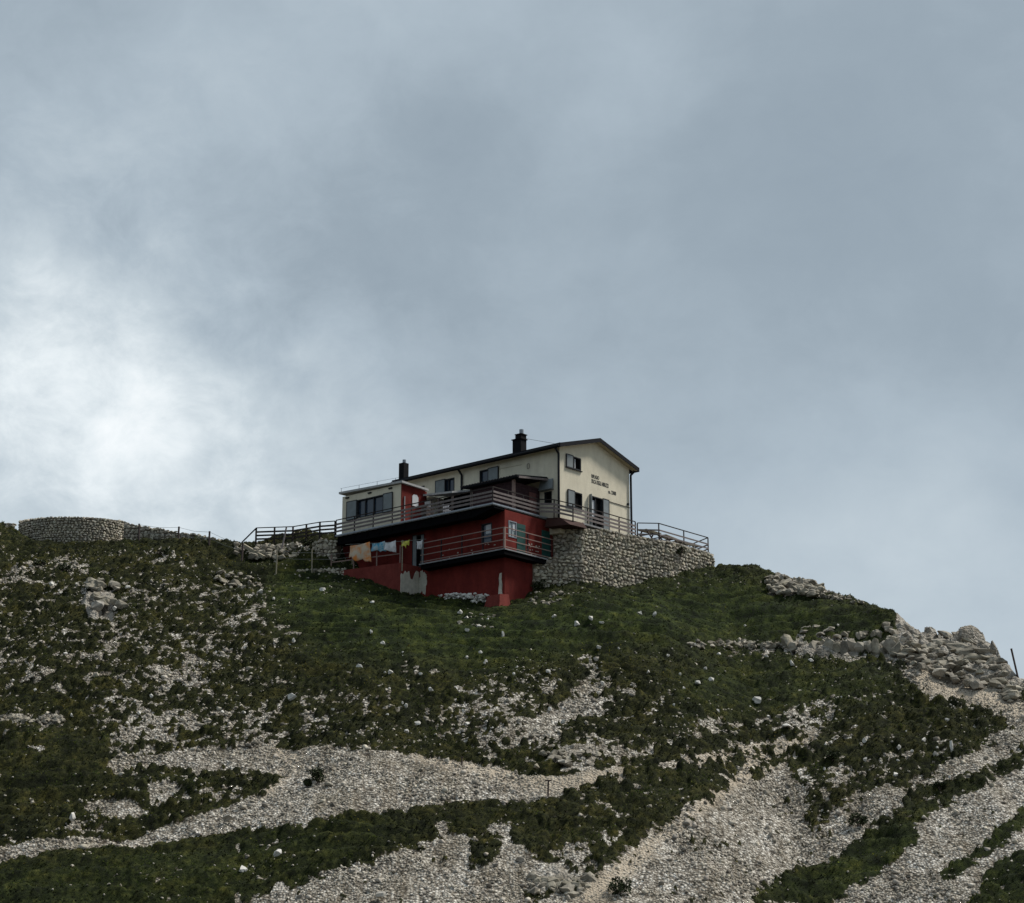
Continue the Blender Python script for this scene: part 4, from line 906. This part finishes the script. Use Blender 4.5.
for (px, py, s) in [(930, 645, 1.3), (948, 640, 1.5), (965, 645, 1.6), (980, 655, 1.4), (940, 658, 1.1), (960, 662, 1.2), (978, 668, 1.1), (992, 672, .9), (915, 650, .8), (925, 662, .7), (905, 642, .7), (900, 632, .6), (912, 640, .6), (950, 674, .7), (990, 682, .8)]:
    P = on_ground(px, py + 6); s *= .68; items.append((P + (0, .5, s * .0), s * 1.5, s * 1.0, s * .55, r.uniform(-.4, .4), r.uniform(.05, .3)))
for _ in range(150):
    px = r.uniform(885, 1015); py = float(np.interp(px, [885, 1015], [640, 690])) + r.uniform(-14, 16); P = on_ground(px, py); s = r.uniform(.15, .5); items.append((P + (0, 0, s * .45), s * 1.2, s, s * .7, r.uniform(0, 3), r.uniform(-.3, .3)))
rock_bed('rock_outcrop', items, 'big cracked limestone outcrop on the right skyline above the path', seed=4)
def heap(name, x0, x1, f0, n, s0, s1, label, seed, up=0.25):
    r = random.Random(seed); it = []
    for _ in range(n):
        px = r.uniform(x0, x1); py = f0(px, r); P = on_ground(px, py); s = r.uniform(s0, s1); it.append((P + (0, 0, s * up), s * 1.2, s, s * .75, r.uniform(0, 3), r.uniform(-.3, .3)))
    return rock_bed(name, it, label, seed=seed)
heap('stone_heap', 768, 822, lambda x, r: 586 + (x - 768) * .10 + r.uniform(-6, 9), 110, .18, .42, 'heap of loose pale stones on the skyline right of the hut', 21, .8)
heap('stone_heap', 822, 862, lambda x, r: 598 + (x - 822) * .15 + r.uniform(-3, 2), 30, .15, .3, 'thin line of pale stones on the skyline below the larger heap', 22, .6)
heap('stone_rubble', 250, 296, lambda x, r: 553 + r.uniform(-7, 7), 60, .15, .42, 'rubble of pale stones under the end of the walkway railing', 23)
r = random.Random(33); it = []
for _ in range(150):
    u = r.uniform(2.3, 6.6); sz_ = r.uniform(.09, .22); it.append((wp(u, -5.15 - r.uniform(0, .7), -6.75 + (u - 2.3) * .13 + r.uniform(-.25, .45)), sz_ * 1.2, sz_, sz_ * .8, r.uniform(0, 3), r.uniform(-.3, .3)))
rock_bed('stone_rubble', it, 'bank of white rubble at the foot of the red base wall', m='whitestone', seed=33)
heap('stone_rubble', 455, 495, lambda x, r: 622 + r.uniform(-8, 10), 30, .08, .22, 'small patch of broken red and white rubble on the grass below the footing', 24)
heap('stone_rubble', 528, 580, lambda x, r: 600 + r.uniform(-7, 6), 40, .08, .22, 'scatter of small rubble at the foot of the tall stone wall', 25)
heap('stone_rubble', 235, 262, lambda x, r: 549 + (x - 235) * .3 + r.uniform(-4, 5), 26, .15, .35, 'line of pale stones beside the timber edging at the walkway end', 26)
heap('rock_outcrop', 530, 590, lambda x, r: 888 + r.uniform(-9, 9), 60, .15, .42, 'low grey rocks breaking out at the bottom centre of the picture', 27)
heap('rock_outcrop', 536, 600, lambda x, r: 762 + r.uniform(-9, 6), 30, .15, .36, 'low grey rock bank above the narrow tail of the scree band', 28)
heap('rock_outcrop', 0, 62, lambda x, r: 721 + r.uniform(-3, 3), 80, .10, .28, 'low pale rock band at the left edge of the slope', 29)
heap('rock_outcrop', 690, 785, lambda x, r: 646 + r.uniform(-2.5, 2.5), 80, .12, .32, 'thin broken rock band left of the limestone ledge', 30)
heap('rock_outcrop', 88, 124, lambda x, r: 598 + r.uniform(-16, 10), 26, .2, .55, 'broken pale rocks around the large cracked boulder on the left slope', 31)
heap('rock_outcrop', 215, 250, lambda x, r: 585 + r.uniform(-12, 10), 30, .15, .38, 'loose pale rocks on the left slope below the wire fence', 32)

# ================================================================ FENCES, POSTS, TIMBER
def wire_fence(name, posts, label, lean=0.03, wires=(.95, .55), pm='post', seed=1, pr=.05):
    r = random.Random(seed); P0 = on_ground(posts[0][0], posts[0][1]); g = empty(name, P0); tag(g, label, 'fence'); tops = []
    for (px, py, hpx) in posts:
        P = on_ground(px, py); h = px2m(hpx, P) * 1.03; d = P - P0; lx, ly = r.uniform(-lean, lean), r.uniform(-lean, lean)
        h += .2; k_ = MB(True); k_.tube([(d[0], d[1], d[2] - .3), (d[0] + lx * h, d[1] + ly * h, d[2] + h)], pr, 7); k_.build('post', M[pm], g); tops.append((d[0] + lx * h, d[1] + ly * h, d[2], h))
    k_ = MB(True)
    for a_, b_ in zip(tops[:-1], tops[1:]):
        for f in wires:
            p = np.array([a_[0], a_[1], a_[2] + a_[3] * f]); q = np.array([b_[0], b_[1], b_[2] + b_[3] * f]); mid = (p + q) / 2 - (0, 0, .12); k_.tube([p, mid, q], .014, 4)
    k_.build('wire', M['wire'], g); return g
wire_fence('wire_fence', [(139, 539, 16), (178, 541, 14), (209, 547, 13), (242, 558, 12)], 'wire fence of four thin posts on the crest left of the walkway railing', .05, pm='brownboard', pr=.075)
wire_fence('wire_fence', [(276, 572, 23), (312, 575, 23), (352, 568, 15)], 'wire fence of pale posts on the grass below the walkway railing', .03, (.85, .6), seed=2)
P = on_ground(280, 556); Q = at(286.5, 527, P[1] + .8)
k = MB(True); k.bar(P - (0, 0, .1), Q, .12, .05); o = k.build('leaning_board', M['board']); tag(o, 'weathered board leaning against the walkway railing', 'board')
P = on_ground(243, 548); Q = on_ground(264, 561)
k = MB(True); k.bar(P + (0, 0, .2), Q + (0, 0, .25), .25, .25); o = k.build('timber_edging', M['post']); tag(o, 'pale timber beam edging the steps below the railing end', 'beam')
P = on_ground(1018, 674); k = MB(True); k.tube([P - (0, 0, .3), P + (-.32, 0, px2m(26, P))], .065, 8); k.tube([P + (-.32, 0, px2m(26, P)), P + (-.33, 0, px2m(26, P) + .04)], .075, 8); o = k.build('marker_post', M['brownboard']); tag(o, 'dark leaning marker post on the right skyline beyond the outcrop', 'post')
P = on_ground(548, 795); k = MB(True); k.tube([P - (0, 0, .2), P + (0.02, 0, px2m(13, P))], .05, 7); k.box(P[0] - .16, P[0] + .2, P[1] - .04, P[1] + .04, P[2] + px2m(13, P), P[2] + px2m(13, P) + .07); o = k.build('trail_post', M['brownboard']); tag(o, 'thin trail post with a short crossbar at the tail of the scree band', 'post')
P = on_ground(462, 764); k = MB(True); k.tube([P - (0, 0, .2), P + (-.02, 0, px2m(6, P))], .05, 7); k.box(P[0] - .09, P[0] + .07, P[1] - .07, P[1] + .07, P[2] + px2m(6, P), P[2] + px2m(6, P) + .05); o = k.build('trail_post', M['brownboard']); tag(o, 'short dark stake on the upper edge of the scree band', 'post')

# ================================================================ LAUNDRY
def cloth(name, u0, u1, wt, wb0, wb1, v, m, label, wav=.05, seed=1, raggy=.0):
    r = random.Random(seed); nu, nw = 14, 12; vs = []; fs = []
    for j in range(nw + 1):
        for i in range(nu + 1):
            a_ = i / nu; b_ = j / nw; wb = wb0 + (wb1 - wb0) * a_; top = wt - .05 * math.sin(a_ * PI) ; u = u0 + (u1 - u0) * a_ + (.12 * b_ * math.sin(a_ * 3 + seed)); w = top + (wb - top) * b_ + raggy * b_ * mnoise.noise(Vector((a_ * 4, seed, 0)))
            vs.append((v + wav * math.sin(a_ * 13 + seed) * (.3 + b_) + .03 * math.sin(b_ * 5 + a_ * 4), u, w))
    for j in range(nw):
        for i in range(nu): k_ = j * (nu + 1) + i; fs.append((k_, k_ + 1, k_ + nu + 2, k_ + nu + 1))
    o = mesh_obj(name, vs, fs, m, None, True); s = o.modifiers.new('thick', 'SOLIDIFY'); s.thickness = .012
    o.location = tuple(wp(0, 0, 0)); o.rotation_euler = (0, 0, PI / 2 - B1); tag(o, label, 'laundry'); return o
VL = -6.95
def ul(px, py): a_ = hit(px, py, 'v', VL); return a_[0], a_[2]
def clothpx(name, x0, x1, yt, yb0, yb1, m, label, seed, rag=0.):
    u0, w0 = ul(x0, yt[0]); u1, w1 = ul(x1, yt[1]); b0 = ul(x0, yb0)[1]; b1 = ul(x1, yb1)[1]
    cloth(name, u0, u1, (w0 + w1) / 2, b0, b1, VL, m, label, seed=seed, raggy=rag)
clothpx('bedspread', 350, 370, (544, 543.5), 558, 562, M['c_orange'], 'orange and beige patterned bedspread hanging at the left of the washing line', 1, .3)
clothpx('towel', 372, 385, (543, 541.5), 551, 551, M['c_blue'], 'blue patterned towel hanging between the bedspread and the white sheet', 2, .2)
clothpx('sheet', 384.5, 396, (542.5, 540.5), 550, 553, M['c_white'], 'white sheet hanging right of the blue towel on the washing line', 3, .1)
clothpx('shirt', 401.5, 410, (541, 540), 547, 545, M['c_yellow'], 'small yellow shirt hanging at the right of the washing line', 4, .4)
clothpx('hand_towel', 416.8, 423, (541, 540), 549.5, 548.5, M['c_white'], 'white hand towel hanging in front of the grey door', 5)
a0 = ul(348, 544); a1 = ul(424, 539.5)
k = MB(); k.tube([(a0[0] + .3, VL, a0[1]), ((a0[0] + a1[0]) / 2, VL, (a0[1] + a1[1]) / 2 - .06), (a1[0] - .2, VL, a1[1])], .014, 5); o = k.build('washing_line', M['wire']); tofu(o); tag(o, 'thin washing line strung below the deck in front of the red storey', 'washing line')
for px_, lb in ((402.5, 'slim pale pole holding up the middle of the washing line'),):
    a_ = ul(px_, 541); k = MB(); k.tube([(a_[0], VL, -3.9), (a_[0], VL, a_[1] + .05)], .04, 7); k.tube([(a_[0] - .1, VL, a_[1] + .02), (a_[0] + .1, VL, a_[1] + .02)], .02, 5); o = k.build('line_pole', M['post']); tofu(o); tag(o, lb, 'pole')

# ================================================================ SHRUBS
def shrub(px, py, wpx, hpx, label, seed, P=None, n=None, name='shrub', leafm='bush'):
    P = on_ground(px, py) if P is None else P; w_ = px2m(wpx, P) / 2; h_ = px2m(hpx, P); r = np.random.default_rng(seed); n = n or int(900 * max(.45, w_ * h_))
    g = empty(name, P); tag(g, label, 'shrub')
    k_ = MB(True)
    for i in range(7):
        a_ = r.uniform(0, 2 * PI); k_.tube([(0, 0, -.1), (w_ * .35 * math.cos(a_), w_ * .35 * math.sin(a_), h_ * .45), (w_ * .6 * math.cos(a_ + .3), w_ * .6 * math.sin(a_ + .3), h_ * r.uniform(.5, .75))], .016, 5)
    k_.build('stem', M['brownboard'], g)
    V_ = []; F_ = []; T__ = []
    cl = [(r.uniform(-.7, .7) * w_, r.uniform(-.6, .6) * w_, r.uniform(.25, .85) * h_, r.uniform(.28, .5)) for _ in range(7)]
    for i in range(n):
        c = cl[r.integers(0, 7)]; d = r.normal(size=3); d /= np.linalg.norm(d); rr = c[3] * min(w_, h_) * r.uniform(.6, 1.05); p = np.array(c[:3]) + d * rr; p[2] = max(p[2], .02)
        s = r.uniform(.05, .11); x = r.normal(size=3); x /= np.linalg.norm(x); y = np.cross(x, r.normal(size=3)); y /= np.linalg.norm(y); b = len(V_)
        V_ += [p - x * s, p + y * s * .5, p + x * s, p - y * s * .5]; F_.append((b, b + 1, b + 2, b + 3)); t = r.uniform(.5, 1.4); T__ += [(t, t, t * .9)] * 4
    mesh_obj('foliage', V_, F_, M[leafm], g, False, T__); return g
shrub(318, 782, 22, 14, 'small green bush growing alone on the scree band', 1)
shrub(307, 787, 9, 7, 'low tuft of leaves beside the bush on the scree band', 2)
shrub(620, 897, 34, 16, 'green shrub at the bottom edge right of centre', 3)
shrub(832, 762, 16, 9, 'dark cushion shrub at the left of the right grass patch', 4)
shrub(940, 790, 12, 8, 'small shrub on the scree below the right grass patch', 5)
shrub(858, 825, 20, 10, 'low shrub on the scree right of centre', 6)
shrub(465, 596, 22, 9, 'dark bush at the foot of the red base wall', 7)
shrub(538, 590, 18, 8, 'low grassy bush at the corner of red wall and stone wall', 8)
shrub(0, 0, 9, 9, 'dark plant hanging on the stone terrace wall below the railing', 9, P=wp(-2.95, 10.8, -1.5), n=260)
shrub(0, 0, 6, 8, 'dark plant at the far right end of the terrace wall', 10, P=wp(-2.6, 15.4, -1.6), n=200)
shrub(306, 545, 22, 5, 'grassy bush under the walkway railing against the sky', 11)
shrub(40, 568, 15, 8, 'dark round cushion shrub on the left slope below the round wall', 12)
shrub(65, 573, 16, 8, 'second dark cushion shrub on the left slope right of the first', 13)
shrub(160, 556, 20, 7, 'flat dark juniper below the low stone wall', 14)

# ================================================================ SKY AND LIGHT
w = bpy.data.worlds.new('World'); SC.world = w; w.use_nodes = True; nt = w.node_tree; N = nt.nodes; L = nt.links
bg = N['Background']; bg.inputs['Strength'].default_value = .1
SUN_EL, SUN_AZ = 54, 72      # azimuth clockwise from the view direction: high, beyond the hut's right
sky = N.new('ShaderNodeTexSky'); sky.sky_type = 'NISHITA'; sky.sun_disc = False; sky.sun_elevation = math.radians(SUN_EL); sky.sun_rotation = math.radians(SUN_AZ); sky.altitude = 2000
tc = N.new('ShaderNodeTexCoord')
def dirv(px, py): d = ray(px, py); return Vector(d / np.linalg.norm(d))
def noise(scale, det, rough, off=(0, 0, 0), sq=(1, 1, 1), dist=0.):
    mp = N.new('ShaderNodeMapping'); mp.inputs['Location'].default_value = off; mp.inputs['Scale'].default_value = sq; L.new(tc.outputs['Generated'], mp.inputs['Vector'])
    n = N.new('ShaderNodeTexNoise'); n.inputs['Scale'].default_value = scale; n.inputs['Detail'].default_value = det; n.inputs['Roughness'].default_value = rough; n.inputs['Distortion'].default_value = dist; L.new(mp.outputs['Vector'], n.inputs['Vector']); return n.outputs['Fac']
def math_(op, a_, b_=0., c=None):
    q = N.new('ShaderNodeMath'); q.operation = op
    for s, k_ in ((a_, 0), (b_, 1)) + (((c, 2),) if c is not None else ()):
        if isinstance(s, (int, float)): q.inputs[k_].default_value = s
        else: L.new(s, q.inputs[k_])
    return q.outputs[0]
def glow(px, py, rad, amp, off=None):
    """smooth bright or dark region of cloud round a direction, rad in degrees"""
    d = N.new('ShaderNodeVectorMath'); d.operation = 'DOT_PRODUCT'; d.inputs[1].default_value = dirv(px, py); L.new(warp, d.inputs[0])
    a_ = math_('ARCCOSINE', math_('MINIMUM', d.outputs['Value'], .999999)); a_ = math_('DIVIDE', a_, math.radians(rad)); a_ = math_('MULTIPLY', math_('MULTIPLY', a_, a_), -1.0); a_ = math_('EXPONENT', a_); return math_('MULTIPLY', a_, amp)
# warped direction so that the regions get ragged, cloudy outlines
nv = N.new('ShaderNodeTexNoise'); nv.inputs['Scale'].default_value = 6; nv.inputs['Detail'].default_value = 6; nv.inputs['Roughness'].default_value = .55; L.new(tc.outputs['Generated'], nv.inputs['Vector'])
sb = N.new('ShaderNodeVectorMath'); sb.operation = 'SUBTRACT'; L.new(nv.outputs['Color'], sb.inputs[0]); sb.inputs[1].default_value = (.5, .5, .5)
sm = N.new('ShaderNodeVectorMath'); sm.operation = 'SCALE'; L.new(sb.outputs[0], sm.inputs[0]); sm.inputs['Scale'].default_value = .16
ad = N.new('ShaderNodeVectorMath'); ad.operation = 'ADD'; L.new(tc.outputs['Generated'], ad.inputs[0]); L.new(sm.outputs[0], ad.inputs[1])
nm = N.new('ShaderNodeVectorMath'); nm.operation = 'NORMALIZE'; L.new(ad.outputs[0], nm.inputs[0]); warp = nm.outputs[0]
val = .40
parts = [glow(110, 405, 2.6, .15), glow(145, 420, 1.2, .12), glow(30, 270, 2.4, .10), glow(90, 490, 8.0, .21), glow(250, 530, 4.5, .10), glow(480, 560, 4.0, .05), glow(-150, 420, 6.0, .05), glow(120, 110, 3.5, .05), glow(620, 90, 3.2, .09), glow(330, 60, 3.5, .06),
         glow(400, 230, 4.0, -.10), glow(760, 230, 5.5, -.08), glow(80, 60, 2.5, -.06), glow(960, 60, 5, -.02), glow(700, 520, 4.5, .06), glow(940, 600, 5.0, .13), glow(880, 400, 3, .02)]
acc = parts[0]
for q in parts[1:]: acc = math_('ADD', acc, q)
n1 = math_('MULTIPLY', math_('SUBTRACT', noise(5.5, 6, .5, (1.3, .2, .7), (1, 1, 1.6), .4), .5), .20)
gb = math_('ADD', glow(90, 400, 7.0, 1.1), .22)
n2 = math_('MULTIPLY', math_('SUBTRACT', noise(24, 12, .64, (.3, 2.2, 1.7), (1, 1, 1.3), .3), .5), math_('MULTIPLY', gb, .46))
acc = math_('ADD', math_('ADD', acc, n1), math_('ADD', n2, val))
acc = math_('MAXIMUM', math_('MINIMUM', acc, 1.0), .2)
cr = N.new('ShaderNodeValToRGB'); e = cr.color_ramp.elements; L.new(acc, cr.inputs['Fac'])
stops = [(.20, (.225, .28, .335)), (.36, (.30, .364, .42)), (.46, (.378, .45, .51)), (.62, (.525, .597, .645)), (.78, (.74, .80, .83)), (1.0, (.97, .99, 1.0))]
while len(e) < len(stops): e.new(.5)
for i, (p_, c) in enumerate(stops): e[i].position = p_; e[i].color = (*c, 1)
# overcast sky is brighter overhead and behind the camera than near the horizon
sx = N.new('ShaderNodeSeparateXYZ'); L.new(tc.outputs['Generated'], sx.inputs[0])
mr = N.new('ShaderNodeMapRange'); mr.interpolation_type = 'SMOOTHSTEP'; mr.inputs['From Min'].default_value = .50; mr.inputs['From Max'].default_value = .9; mr.inputs['To Min'].default_value = 9.0; mr.inputs['To Max'].default_value = 9.0; L.new(sx.outputs['Z'], mr.inputs['Value'])
vs_ = N.new('ShaderNodeVectorMath'); vs_.operation = 'SCALE'; L.new(cr.outputs['Color'], vs_.inputs[0]); L.new(mr.outputs[0], vs_.inputs['Scale'])
mix = N.new('ShaderNodeMix'); mix.data_type = 'RGBA'; mix.inputs[0].default_value = .97; L.new(sky.outputs[0], mix.inputs[6]); L.new(vs_.outputs[0], mix.inputs[7]); L.new(mix.outputs[2], bg.inputs['Color'])
sun = bpy.data.lights.new('sun', 'SUN'); sun.energy = 3.6; sun.angle = math.radians(12); sun.color = (1, .95, .87)
so = bpy.data.objects.new('sun', sun); COL.objects.link(so)
sd = Vector((math.sin(math.radians(SUN_AZ)) * math.cos(math.radians(SUN_EL)), math.cos(math.radians(SUN_AZ)) * math.cos(math.radians(SUN_EL)), math.sin(math.radians(SUN_EL))))
so.rotation_euler = sd.to_track_quat('Z', 'Y').to_euler(); so.location = (40, -20, 80)
# ================================================================ CAMERA
cam = bpy.data.cameras.new('camera'); co = bpy.data.objects.new('camera', cam); COL.objects.link(co); SC.camera = co
cam.sensor_fit = 'HORIZONTAL'; cam.sensor_width = 36; cam.lens = 36 * F / 1024; cam.clip_end = 20000; cam.clip_start = .1
co.location = (0, 0, 0); co.rotation_euler = (PI / 2 + TH, 0, 0)
SC.render.resolution_x = 1024; SC.render.resolution_y = 903
SC.view_settings.view_transform = 'Standard'; SC.view_settings.look = 'None'; SC.view_settings.exposure = .3; SC.view_settings.gamma = 1
